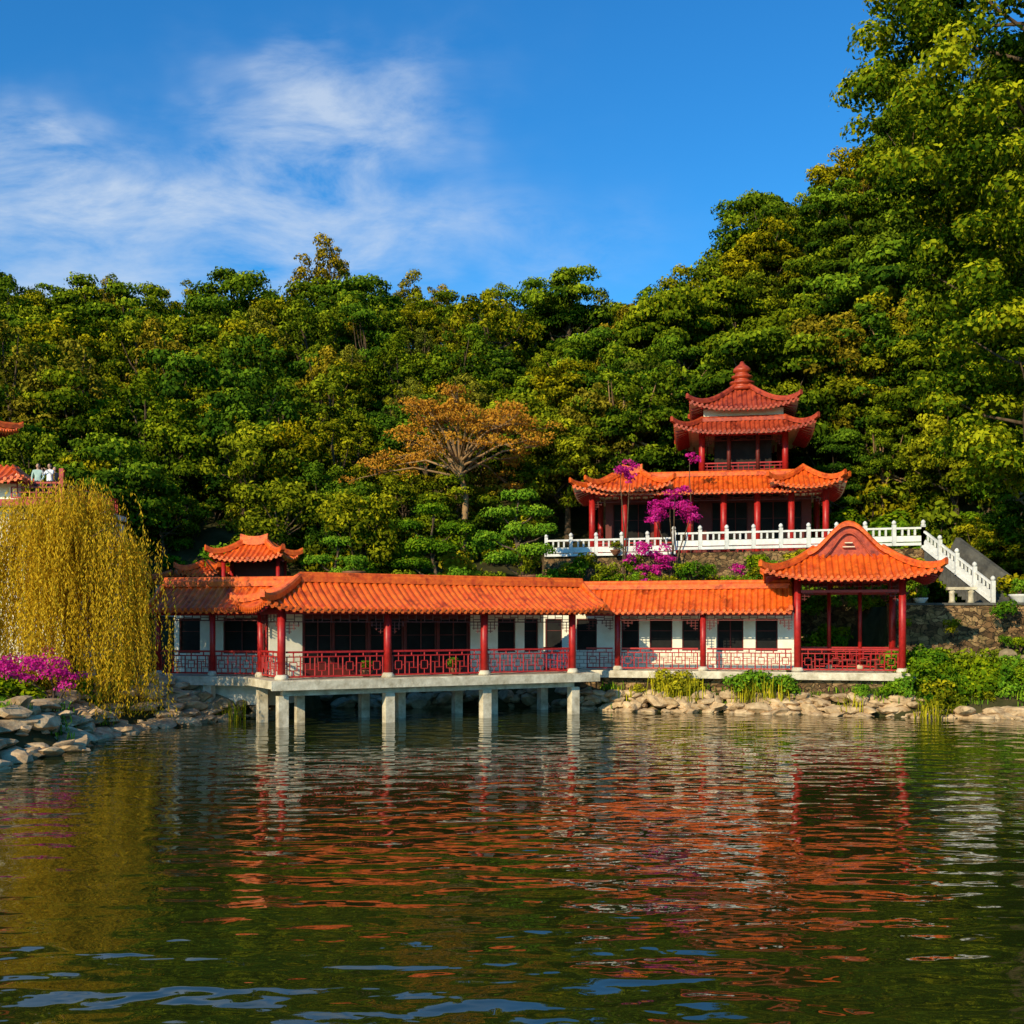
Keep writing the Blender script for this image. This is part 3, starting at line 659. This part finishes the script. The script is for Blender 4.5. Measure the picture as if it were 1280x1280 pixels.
for x,y,s_ in ((8,81,1.0),(4,79,.85),(13,83,1.05),(18.5,82,1.2),(23,83,1.25),(28,80,1.2),(31,76,1.1),(33,70,1.0),(36,78,1.3),(30,88,1.2),(31,65,.8),(38,68,1.1),(30.5,61.5,.6),(35,62,.8),(26,78,.6),(22.5,79,.55),(29,72,.7),(28.5,67,.5),(31,58.5,.6),(34,57,.8)):
    inst(bigp[rng.integers(6)],x,y,float(ground(x,y))-.3,s_,forest,'tree')
print('trees',cnt)
def shrub_mesh(seed,mat,r=1.0,leaf=.2,nper=420):
    rg=np.random.default_rng(seed);C=[];Rd=[]
    for i in range(9):
        a=rg.uniform(0,6.28);q=rg.uniform(0,.75)*r;C.append(vec(q*math.cos(a),q*math.sin(a),rg.uniform(.2,1.0)*r));Rd.append(rg.uniform(.32,.55)*r)
    LV,LT=puffs(C,Rd,nper,leaf,rg,.85)
    WV=[];WF=[]
    for c in C:
        V,Fc=tube([vec(0,0,-.2),vec(c[0]*.4,c[1]*.4,c[2]*.5),c],[.05,.03,.01],4);o=len(WV);WV.extend(V);WF.extend([tuple(i+o for i in f) for f in Fc])
    return foliage_mesh('shrub_mesh',LV,LT,mat,WV,WF,M['bark'])
sh=[shrub_mesh(300+i,F[k]) for i,k in enumerate(('green','green','forest','bright','yellowb'))]
hs=empty('hillside_shrubs',(0,64,4))
for i in range(460):
    x=rng.uniform(-42,46);y=rng.uniform(58.8,82)
    if x<-20 and y<61: continue
    if -20<x<-11 and y<64.5: continue
    if 1.5<x<27 and 66.5-(x-2)*.28<y<81: continue
    if 21<x<27.5 and 56<y<63: continue
    if y<59.8 and x>0: continue
    z=float(ground(x,y));s_=rng.uniform(.8,1.9)*(.75 if y<64 else 1)
    inst(sh[rng.choice([0,1,2,2,3,4],p=[.2,.2,.2,.2,.12,.08])],x,y,z-.1,s_,hs,'shrub')
for i in range(110):
    x=rng.uniform(20.5,36);y=rng.uniform(70,86)
    if x<23.5 and y<77: continue
    inst(sh[rng.choice([0,1,2])],x,y,max(float(ground(x,y)),8.4 if (x<28 and y<80) else 0)-.1,rng.uniform(1.2,2.4),hs,'shrub')
for i in range(60):
    x=rng.uniform(26.8,33);y=rng.uniform(57,70)
    inst(sh[rng.choice([0,1,2])],x,y,float(ground(x,y))-.1,rng.uniform(1.0,1.9),hs,'shrub')
hd=empty('terrace_hedge',(8,64,6))
for i in range(240):
    x=rng.uniform(-9,22.3);y=(61.8 if x<2 else 67.2-(x-2)*.295)-rng.uniform(.2,1.2);z=rng.uniform(4.4,6.3) if i%2 or x<2 else rng.uniform(5.8,7.4)
    inst(sh[rng.choice([0,1,4,3,2,2])],x,y,z,rng.uniform(.4,1.0),hd,'shrub')
bs_=empty('bank_shrubs',(22,52,1))
for i in range(150):
    x=rng.uniform(18.6,31);y=np.interp(x,[16,19,45],[52.2,51.4,48.2])+rng.uniform(-.2,5.2);z=float(ground(x,y))
    inst(sh[rng.choice([0,0,1,2,3])],x,y,z-.15,rng.uniform(.45,1.15),bs_,'shrub')
for i in range(26):
    x=rng.uniform(20,31);y=57.5-(x-20)*.24-rng.uniform(.5,1.0)
    inst(sh[rng.choice([0,1,2])],x,y,rng.uniform(2.0,4.6),rng.uniform(.4,.8),bs_,'shrub')
for i in range(26):
    x=rng.uniform(-24,-17);y=rng.uniform(38,50);z=float(ground(x,y))
    inst(sh[rng.choice([0,1,3,2])],x,y,z-.1,rng.uniform(.5,1.0),bs_,'shrub')
pp=empty('potted_plants',(0,55,3))
for x,y,z,s_ in POTS: inst(sh[rng.choice([0,3,2])],x,y,z+s_*.7,s_*1.3,pp,'plant')
def single(name,me,loc=(0,0,0)):
    ob=bpy.data.objects.new(name,me);ob.location=loc;scene.collection.objects.link(ob);return ob
# big broadleaf tree, right bank
rg=np.random.default_rng(5);C=[];Rd=[]
env_z=[11,14,17,20,22,24,27,30,32,35,38,42];env_r=[3.5,5.1,5.6,5.6,6.0,7.6,8.4,8.4,8.2,7.9,7.2,4.5]
BT=vec(25.4,53,0)
while len(C)<430:
    z=rg.uniform(11,42);r=np.interp(z,env_z,env_r)
    if rg.random()>(r/8.4)**2+.08: continue
    a=rg.uniform(0,6.28);q=r*math.sqrt(rg.uniform(.15,1))
    C.append(vec(q*math.cos(a),q*math.sin(a),z));Rd.append(rg.uniform(.65,1.6))
LV,LT=puffs(C,Rd,210,.3,rg,.7,.34)
WV=[];WF=[]
def addt(pts,rad,n=8):
    V,Fc=tube(pts,rad,n);o=len(WV);WV.extend(V);WF.extend([tuple(i+o for i in f) for f in Fc])
addt([vec(0,0,1),vec(.2,0,6),vec(-.3,.3,14),vec(0,0,24),vec(.3,0,33)],[.75,.6,.5,.3,.1],12)
for c in C[::12]: 
    s_=vec(0,0,max(8,c[2]-rg.uniform(2,4)));addt([s_,(s_+c)/2+vec(0,0,-.4),c],[.11,.07,.03],5)
single('broadleaf_tree',foliage_mesh('broadleaf_tree',LV,LT,F['big'],WV,WF,M['bark']),tuple(BT))
# autumn tree
rg=np.random.default_rng(11);WV=[];WF=[];C=[]
gz=float(ground(-3.7,72.5))
addt([vec(0,0,-1),vec(.2,0,2.5),vec(-.3,.2,5.0)],[.26,.2,.17])
for i in range(34):
    a=i*2.4;rr=rg.uniform(1.8,6.0);e=vec(rr*math.cos(a),rr*math.sin(a)*.8,9.2-rr*rr*.12+rg.uniform(-1.6,.6))
    s_=vec(-.2,.1,rg.uniform(3.6,5.2));mid=s_*.45+e*.55+vec(0,0,.5);addt([s_,mid,e],[.11,.065,.02],5);C.append(e)
    for k in range(5):
        e2=e+rg.normal(0,.9,3)*vec(1,1,.5);addt([mid*.5+e*.5,(e+e2)/2,e2],[.04,.025,.01],4);C.append(e2)
LV,LT=puffs(C,[rg.uniform(.45,.95) for _ in C],140,.2,rg,.5)
single('autumn_tree',foliage_mesh('autumn_tree',LV,LT,F['autumn'],WV,WF,M['barkl']),(-3.2,72.0,gz+1.7))
def cloud_tree(name,loc,pads,H,mat):
    global WV,WF
    WV=[];WF=[];rg=np.random.default_rng(int(abs(loc[0])*10)+50);addt([vec(0,0,-.5),vec(.3,0,H*.35),vec(-.2,.1,H*.7),vec(.1,0,H)],[.16,.13,.09,.04])
    C=[];Rd=[]
    for (px,pz,r) in pads:
        addt([vec(0,0,pz-.7),vec(px*.6,0,pz-.4),vec(px,0,pz)],[.07,.05,.03],5)
        for k in range(9):
            a=rg.uniform(0,6.28);q=rg.uniform(0,.65)*r;C.append(vec(px+q*math.cos(a),q*math.sin(a),pz+rg.uniform(-.05,.2)));Rd.append(r*rg.uniform(.4,.6))
    LV,LT=puffs(C,Rd,460,.17,rg,.6)
    single(name,foliage_mesh(name,LV,LT,mat,WV,WF,M['bark']),loc)
cloud_tree('cloud_pruned_tree',(.3,62.5,5.2),[(0.1,6.2,1.1),(-.9,5.2,1.2),(1.0,5.3,1.1),(.3,4.2,1.4),(-1.4,3.9,1.1),(1.7,4.2,1.1),(1.0,3.0,1.3),(-.8,2.6,1.4)],6.2,F['bright'])
cloud_tree('cloud_pruned_tree',(-10.0,63.5,4.6),[(0,4.2,1.1),(-1.1,3.2,1.0),(1.0,3.2,1.1),(.1,2.3,1.3)],4.0,F['bright'])
cloud_tree('cloud_pruned_tree',(-4.6,64.5,4.6),[(0,6.2,1.2),(-1.3,5.2,1.2),(1.3,5.0,1.3),(.1,4.0,1.7),(-1.2,3.0,1.3)],6.0,F['green'])
cloud_tree('cloud_pruned_tree',(16.2,63.0,4.6),[(0,3.0,.7),(-.7,2.5,.6),(.8,2.4,.7),(.1,1.8,.9)],2.8,F['green'])
def boug(loc,pf,leaf=.17,base=0,nper=420):
    global WV,WF
    WV=[];WF=[];rg=np.random.default_rng(int(abs(loc[0])*7)+3);C=[];Rd=[]
    for (x,z,r) in pf:
        e=vec(x,0,z);addt([vec(0,0,base),vec(x*.3+.15,0,z*.5),vec(x*.8,0,z*.85),e],[.06,.04,.03,.015],5)
        for k in range(8):
            C.append(e+rg.normal(0,.42,3)*r*vec(1,1,.6));Rd.append(r*rg.uniform(.3,.5))
    LV,LT=puffs(C,Rd,nper,leaf,rg,.7)
    single('bougainvillea',foliage_mesh('bougainvillea',LV,LT,F['magenta'],WV,WF,M['bark']),loc)
boug((9.3,65.2,6.4),[(0,4.7,1.2),(1.3,4.3,1.0),(-.9,4.3,.9),(.3,5.4,.8)])
boug((6.6,66.4,6.4),[(-.1,7.1,.9),(.5,6.6,.6)])
boug((8.0,64.6,4.8),[(0,3.6,1.0),(-.9,3.2,.8),(.8,3.1,.8),(.3,2.5,.8),(-.4,2.0,.8)])
boug((10.9,68,6.4),[(0,8.1,.6)])
boug((12.9,63.8,5.2),[(0,2.2,.5),(.7,1.8,.45)])
boug((-17.2,41.3,1.0),[(0,1.5,.9),(-.9,1.3,.9),(.7,1.0,.7),(-1.6,1.6,.8)],leaf=.13)
boug((-18.6,42.3,1.2),[(0,1.6,.9),(-.9,1.2,.9)],leaf=.13)
# golden willow
rg=np.random.default_rng(21);WV=[];WF=[];LVs=[];LTs=[]
WT=vec(-18.2,45.2,0)
addt([vec(0,0,.8),vec(.2,0,3.5),vec(-.2,0,6),vec(0,0,8.2)],[.3,.24,.2,.12],9)
tips=[]
for i in range(40):
    a=rg.uniform(0,6.28);rr=rg.uniform(.6,3.5);zt_=np.interp(rr,[.6,3.5],[9.6,8.0])+rg.uniform(-1.0,.3)
    e=vec(rr*math.cos(a)*1.05,rr*math.sin(a)*.8,zt_);s_=vec(0,0,rg.uniform(5,7.5));addt([s_,(s_+e)/2+vec(0,0,.6),e],[.09,.06,.02],5);tips.append(e)
for i in range(1250):
    e=tips[rg.integers(len(tips))]+rg.normal(0,.38,3);ln=rg.uniform(2.0,7.8) ;zb=max(1.0,e[2]-ln)
    if e[0]>1.2: zb=max(.7,e[2]-rg.uniform(4.5,8.5))
    k=int((e[2]-zb)/.085); 
    if k<5: continue
    t=np.linspace(0,1,k);out=e[:2]/(np.linalg.norm(e[:2])+.01)
    ph=rg.uniform(0,6.28);sx=.5*np.sqrt(t)+rg.normal(0,.25)*t
    P=np.stack([e[0]+out[0]*sx+.09*np.sin(t*9+ph),e[1]+out[1]*sx+.09*np.cos(t*7+ph),e[2]+.25*np.sin(np.minimum(t*8,3.14))*.6-(e[2]-zb)*t],1)
    P+=rg.normal(0,.03,P.shape)
    nrm=unit(rg.normal(0,1,(k,3)));dn=unit(np.stack([rg.normal(0,.4,k),rg.normal(0,.4,k),-np.ones(k)],1));sd=unit(np.cross(dn,nrm));s_=rg.uniform(.13,.22,(k,1))
    LVs.append(np.stack([P,P+dn*s_*.5+sd*.024,P+dn*s_,P+dn*s_*.5-sd*.024],1).reshape(-1,3));LTs.append(np.clip(.5+rg.normal(0,.25)+rg.normal(0,.15,k),0,1))
single('golden_willow',foliage_mesh('golden_willow',np.concatenate(LVs),np.concatenate(LTs),F['willow'],WV,WF,M['bark']),tuple(WT))
def tuft(name,centers,nb,h,mat,spread=.35):
    rg=np.random.default_rng(len(centers)+nb);Vs=[];T=[]
    for c in centers:
        for k in range(nb):
            b=vec(*c)+vec(rg.normal(0,spread),rg.normal(0,spread*.6),0);a=rg.uniform(0,6.28);hh=h*rg.uniform(.35,1.1);ln=rg.uniform(.05,.7)*hh
            o_=vec(math.cos(a),math.sin(a),0);sd=vec(-o_[1],o_[0],0)*.018
            m_=b+o_*ln*.35+vec(0,0,hh*.6);e=b+o_*ln+vec(0,0,hh*rg.uniform(.7,1))
            Vs+= [b-sd,b+sd,m_+sd*1.3,m_-sd*1.3,m_-sd*1.3,m_+sd*1.3,e+sd*.1,e-sd*.1];q=rg.uniform(.1,1);T+=[q,q]
    single(name,foliage_mesh(name,np.array(Vs),np.array(T),mat))
tuft('reeds',[(8.0,54.3,.6),(8.6,54.2,.5),(7.6,54.5,.7),(11.3,53.4,.5),(12.5,53.2,.5)],70,1.5,F['yellowb'],.4)
tuft('reeds',[(-12.6,49.2,-.1),(-12.2,49.0,-.1),(18.6,50.0,-.1),(19.0,49.7,-.1),(5.6,54.6,.3),(15.8,51.4,.2)],30,1.1,F['yellowb'],.25)
for x,y,s_ in ((7.4,54.6,.95),(8.3,54.5,1.0),(8.9,54.4,.6),(10.9,53.9,.9),(11.6,53.7,1.05),(12.4,53.6,1.1),(13.2,53.5,.9),(16.5,51.9,.6),(6.2,55.0,.45),(17.6,51.7,.7),(18.3,51.5,.8)):
    inst(sh[4 if x<9 else rng.choice([0,3])],x,y,.75,s_,bs_,'shrub')
gr=[]
for i in range(130):
    x=rng.uniform(-23,-14.6);y=rng.uniform(34,49);z=float(ground(x,y))
    if z>.25: gr.append((x,y,z-.05))
for i in range(120):
    x=rng.uniform(4,30);y=np.interp(x,[4,13,16,19,45],[55.0,53.4,52.2,51.2,48])+rng.uniform(0,1.6);gr.append((x,y,float(ground(x,y))))
tuft('grass_tufts',gr,26,.45,F['bright'],.3)
# rocks
import bmesh
bm=bmesh.new();bmesh.ops.create_icosphere(bm,subdivisions=2,radius=1);TV=np.array([v.co[:] for v in bm.verts]);TF=[tuple(v.index for v in f.verts) for f in bm.faces];bm.free()
def rocks(name,items,mat,seed):
    rg=np.random.default_rng(seed);V=[];Fc=[]
    for (x,y,z,s_,fl_) in items:
        v=TV.copy()
        for k in range(9):
            n_=rg.normal(0,1,3);n_/=np.linalg.norm(n_);d=rg.uniform(.45,.8);q=np.maximum(0,v@n_-d);v=v-n_*q[:,None]
        v+=rg.normal(0,.025,v.shape);v*=vec(rg.uniform(.8,1.6),rg.uniform(.7,1.2),fl_*rg.uniform(.8,1.2))*s_
        a=rg.uniform(0,6.28);ca,sa=math.cos(a),math.sin(a);v=np.stack([v[:,0]*ca-v[:,1]*sa,v[:,0]*sa+v[:,1]*ca,v[:,2]+v[:,0]*rg.normal(0,.15)],1)
        o=len(V);V.extend(v+vec(x,y,z));Fc.extend([tuple(i+o for i in f) for f in TF])
    mesh_obj(name,V,Fc,[mat])
it=[]
for i in range(260):
    y=rng.uniform(30,50.5);XL=-15.4+.5*math.sin(y*.7)+.3*math.sin(y*1.9+1)+float(smooth(np.array((y-44)/8)))*3.0-max(0,33-y)*.25
    off_=rng.uniform(-2.6,.5);x=XL+off_;it.append((x,y,max(.0,float(ground(x,y)))+rng.uniform(-.05,.15),rng.uniform(.22,.85),.36))
rocks('shore_rocks',it,M['rock'],1)
it=[]
for i in range(380):
    x=rng.uniform(3.2,29);YSh=float(np.interp(x,[3,5,13,16,19,45],[56.4,54.4,52.9,51.6,50.8,47.5]))
    lay=rng.integers(0,4) if x<20 else rng.integers(0,2);it.append((x,YSh+lay*.28+rng.uniform(-.35,.2),.0+lay*.26,rng.uniform(.18,.62),.5))
rocks('shore_rocks',it,M['rock'],2)
it=[]
for i in range(110):
    x=rng.uniform(-16.5,4);YSh=50.0 if x<-10.5 else 57.0
    it.append((x,YSh+rng.uniform(-.5,.6),rng.uniform(0,.9),rng.uniform(.3,.7),.6))
for i in range(60):
    x=rng.uniform(19,30);it.append((x,57-(x-20)*.25-rng.uniform(.3,2.5),rng.uniform(1.6,2.6),rng.uniform(.3,.7),.7))
rocks('shore_rocks',it,M['rockg'],3)
# ------------------------------------------------------------------ people
def person(loc,face,shirt,pants,pose='rail'):
    J=dict(pel=(0,0,.93),spn=(0,0,1.12),chs=(0,0,1.34),nek=(0,0,1.47),hdb=(0,-.01,1.54),
      hl=(.1,0,.9),kl=(.11,-.02,.5),al=(.11,.02,.08),tl=(.12,-.14,.03),hr=(-.1,0,.9),kr=(-.11,-.03,.5),ar=(-.11,.02,.08),tr=(-.13,-.14,.03))
    if pose=='photo': arms=dict(sl=(.19,0,1.4),el=(.26,-.14,1.2),wl=(.1,-.36,1.42),ml=(.08,-.42,1.47),sr=(-.19,0,1.4),er=(-.26,-.14,1.2),wr=(-.1,-.36,1.42),mr=(-.08,-.42,1.47))
    else: arms=dict(sl=(.19,0,1.4),el=(.27,-.08,1.14),wl=(.2,-.3,.95),ml=(.18,-.38,.9),sr=(-.19,0,1.4),er=(-.26,.02,1.12),wr=(-.25,-.1,.88),mr=(-.25,-.13,.8))
    J.update(arms);keys=list(J);id_={k:i for i,k in enumerate(keys)}
    E=[('pel','spn'),('spn','chs'),('chs','nek'),('nek','hdb'),('pel','hl'),('hl','kl'),('kl','al'),('al','tl'),('pel','hr'),('hr','kr'),('kr','ar'),('ar','tr'),('chs','sl'),('sl','el'),('el','wl'),('wl','ml'),('chs','sr'),('sr','er'),('er','wr'),('wr','mr')]
    rad=dict(pel=.15,spn=.13,chs=.15,nek=.055,hdb=.06,hl=.09,kl=.062,al=.042,tl=.04,hr=.09,kr=.062,ar=.042,tr=.04,sl=.065,el=.045,wl=.03,ml=.035,sr=.065,er=.045,wr=.03,mr=.035)
    me=bpy.data.meshes.new('b');me.from_pydata([J[k] for k in keys],[(id_[a],id_[b]) for a,b in E],[]);ob=bpy.data.objects.new('b',me);scene.collection.objects.link(ob)
    ob.modifiers.new('s','SKIN');sv=me.skin_vertices[0].data
    for k in keys: r=rad[k];sv[id_[k]].radius=(r,r*.8 if k in('pel','spn','chs') else r)
    sv[id_['pel']].use_root=True
    sub=ob.modifiers.new('ss','SUBSURF');sub.levels=2;sub.render_levels=2
    dg=bpy.context.evaluated_depsgraph_get();me2=bpy.data.meshes.new_from_object(ob.evaluated_get(dg));bpy.data.objects.remove(ob)
    V=[tuple(v.co) for v in me2.vertices];Fc=[tuple(p.vertices) for p in me2.polygons];mi=[]
    for p in me2.polygons:
        c=p.center
        hand=min((Vector(J['ml'])-c).length,(Vector(J['mr'])-c).length)<.11
        mi.append(0 if (c.z>1.46 or hand) else (3 if c.z<.07 else (2 if c.z<.95 and abs(c.x)<.21 and abs(c.y)<.2 else 1)))
    def add(vs,fs,m_):
        o=len(V);V.extend([tuple(q) for q in vs]);Fc.extend([tuple(i+o for i in f) for f in fs]);mi.extend([m_]*len(fs))
    def ell(c,r,m_): add(TV*vec(*r)+vec(*c),TF,m_)
    ell((0,-.015,1.63),(.078,.095,.115),0);ell((0,-.11,1.62),(.012,.02,.02),0)
    ell((0,.018,1.665),(.088,.1,.1),3);ell((0,.05,1.61),(.082,.06,.09),3)
    for sx in(-1,1): ell((sx*.03,-.1,1.645),(.012,.008,.008),3);ell((sx*.08,0,1.62),(.01,.02,.03),0)
    ell((0,-.1,1.575),(.022,.01,.006),4)
    for sd,kk in ((1,'ml'),(-1,'mr')):
        b=vec(*J[kk]);w=vec(*J['wl' if kk=='ml' else 'wr']);d=(b-w)/np.linalg.norm(b-w);s_=vec(1,0,0)
        for q,(o_,ln) in enumerate(((-.028,.06),(-.01,.072),(.01,.068),(.028,.052))):
            r0=b+s_*o_;vv,ff=tube([r0,r0+d*ln*.6,r0+d*ln+vec(0,0,-.02)],[.009,.008,.006],5);add(vv,ff,0)
        vv,ff=tube([w*.4+b*.6,b+s_*(-sd)*.045,b+s_*(-sd)*.055+d*.03],[.011,.01,.007],5);add(vv,ff,0)
    o=mesh_obj('standing_person',V,Fc,[M['skin'],M[shirt],M[pants],M['hair'],M['red']],mi,smooth=True);o.location=loc;o.rotation_euler=(0,0,face);return o
person((-21.95,51.3,FZ),R(15),'shirtg','pants','rail')
person((-21.4,51.3,FZ),R(-20),'shirtw','pants','photo')
person((-21.6,52.3,FZ),R(40),'shirtd','pants','rail')
# ------------------------------------------------------------------ light, sky
sd=Vector((-.55,-.83,0)).normalized();el=R(25)
sdir=Vector((sd.x*math.cos(el),sd.y*math.cos(el),math.sin(el)))
sl=bpy.data.lights.new('sun','SUN');sl.energy=5.0;sl.angle=R(.5);sl.color=(1,.84,.54)
so=bpy.data.objects.new('sun',sl);scene.collection.objects.link(so);so.rotation_euler=(-sdir).to_track_quat('-Z','Y').to_euler();so.location=(-40,-40,60)
w=bpy.data.worlds.new('World');scene.world=w;w.use_nodes=True;nt=w.node_tree;nt.nodes.clear();L=nt.links.new
o=N(nt,'ShaderNodeOutputWorld');bg=N(nt,'ShaderNodeBackground',Strength=.14);L(bg.outputs[0],o.inputs[0])
sk=N(nt,'ShaderNodeTexSky');sk.sky_type='NISHITA';sk.sun_disc=False;sk.sun_elevation=el;sk.sun_rotation=math.atan2(sd.x,sd.y)%(2*math.pi);sk.air_density=1.0;sk.dust_density=.3;sk.ozone_density=2.0
hs_=N(nt,'ShaderNodeHueSaturation',Saturation=1.3,Value=1.0);L(sk.outputs[0],hs_.inputs['Color'])
tm=N(nt,'ShaderNodeMix',data_type='RGBA',blend_type='MULTIPLY');tm.inputs[0].default_value=1;L(hs_.outputs[0],tm.inputs[6]);tm.inputs[7].default_value=(.46,1.08,1.34,1)
tcn=N(nt,'ShaderNodeTexCoord');sx=N(nt,'ShaderNodeSeparateXYZ');L(tcn.outputs['Generated'],sx.inputs[0])
def mth(op,a,b=None,clamp=False):
    q=N(nt,'ShaderNodeMath',operation=op);q.use_clamp=clamp
    for i,v in enumerate((a,b)):
        if v is None: continue
        if isinstance(v,(int,float)): q.inputs[i].default_value=v
        else: L(v,q.inputs[i])
    return q.outputs[0]
yy=mth('MAXIMUM',sx.outputs[1],.08);uu=mth('DIVIDE',sx.outputs[0],yy);vv=mth('DIVIDE',sx.outputs[2],yy)
cb_=N(nt,'ShaderNodeCombineXYZ');L(uu,cb_.inputs[0]);L(vv,cb_.inputs[1])
wz=N(nt,'ShaderNodeTexNoise',Scale=7.0,Detail=3,Roughness=.6);L(cb_.outputs[0],wz.inputs['Vector'])
ws_=N(nt,'ShaderNodeSeparateColor');L(wz.outputs['Color'],ws_.inputs[0])
u2=mth('ADD',uu,mth('MULTIPLY',mth('SUBTRACT',ws_.outputs[0],.5),.3));v2=mth('ADD',vv,mth('MULTIPLY',mth('SUBTRACT',ws_.outputs[1],.5),.2))
mask=None
for cu,cv,ru,rv,am in ((-.41,.4,.17,.045,1.15),(-.18,.445,.09,.06,.95),(-.13,.345,.17,.05,.75),(-.42,.32,.2,.035,.5),(-.13,.5,.08,.03,.35)):
    a=mth('DIVIDE',mth('SUBTRACT',u2,cu),ru);b=mth('DIVIDE',mth('SUBTRACT',v2,cv),rv)
    d=mth('ADD',mth('MULTIPLY',a,a),mth('MULTIPLY',b,b))
    k=mth('MULTIPLY',mth('POWER',2.718,mth('MULTIPLY',d,-.9)),am);mask=k if mask is None else mth('ADD',mask,k)
mp=N(nt,'ShaderNodeMapping');mp.inputs['Rotation'].default_value=(0,0,R(24));mp.inputs['Scale'].default_value=(3.4,8.5,1);L(cb_.outputs[0],mp.inputs[0])
nz=N(nt,'ShaderNodeTexNoise',Scale=1.9,Detail=7,Roughness=.62,Distortion=.35);L(mp.outputs[0],nz.inputs['Vector'])
mr=N(nt,'ShaderNodeMapRange');mr.inputs[1].default_value=.32;mr.inputs[2].default_value=.74;L(nz.outputs['Fac'],mr.inputs[0])
cl=mth('MULTIPLY',mth('MULTIPLY',mr.outputs[0],mask),1.1,True)
cl=mth('MINIMUM',mth('MULTIPLY',cl,mth('GREATER_THAN',sx.outputs[1],.1)),.72)
mx=N(nt,'ShaderNodeMix',data_type='RGBA');L(cl,mx.inputs[0]);L(tm.outputs[2],mx.inputs[6]);mx.inputs[7].default_value=(4.7,5.4,6.3,1)
L(mx.outputs[2],bg.inputs[0])
# ------------------------------------------------------------------ camera
cd=bpy.data.cameras.new('camera');cam=bpy.data.objects.new('camera',cd);scene.collection.objects.link(cam)
cam.location=(0,0,4.27);cam.rotation_euler=(R(90),0,0);cd.sensor_width=36;cd.lens=36*1385/1280;cd.shift_y=(780-640)/1280;cd.clip_end=6000;cd.clip_start=.1
scene.camera=cam
scene.view_settings.view_transform='Standard';scene.view_settings.look='None';scene.view_settings.exposure=0
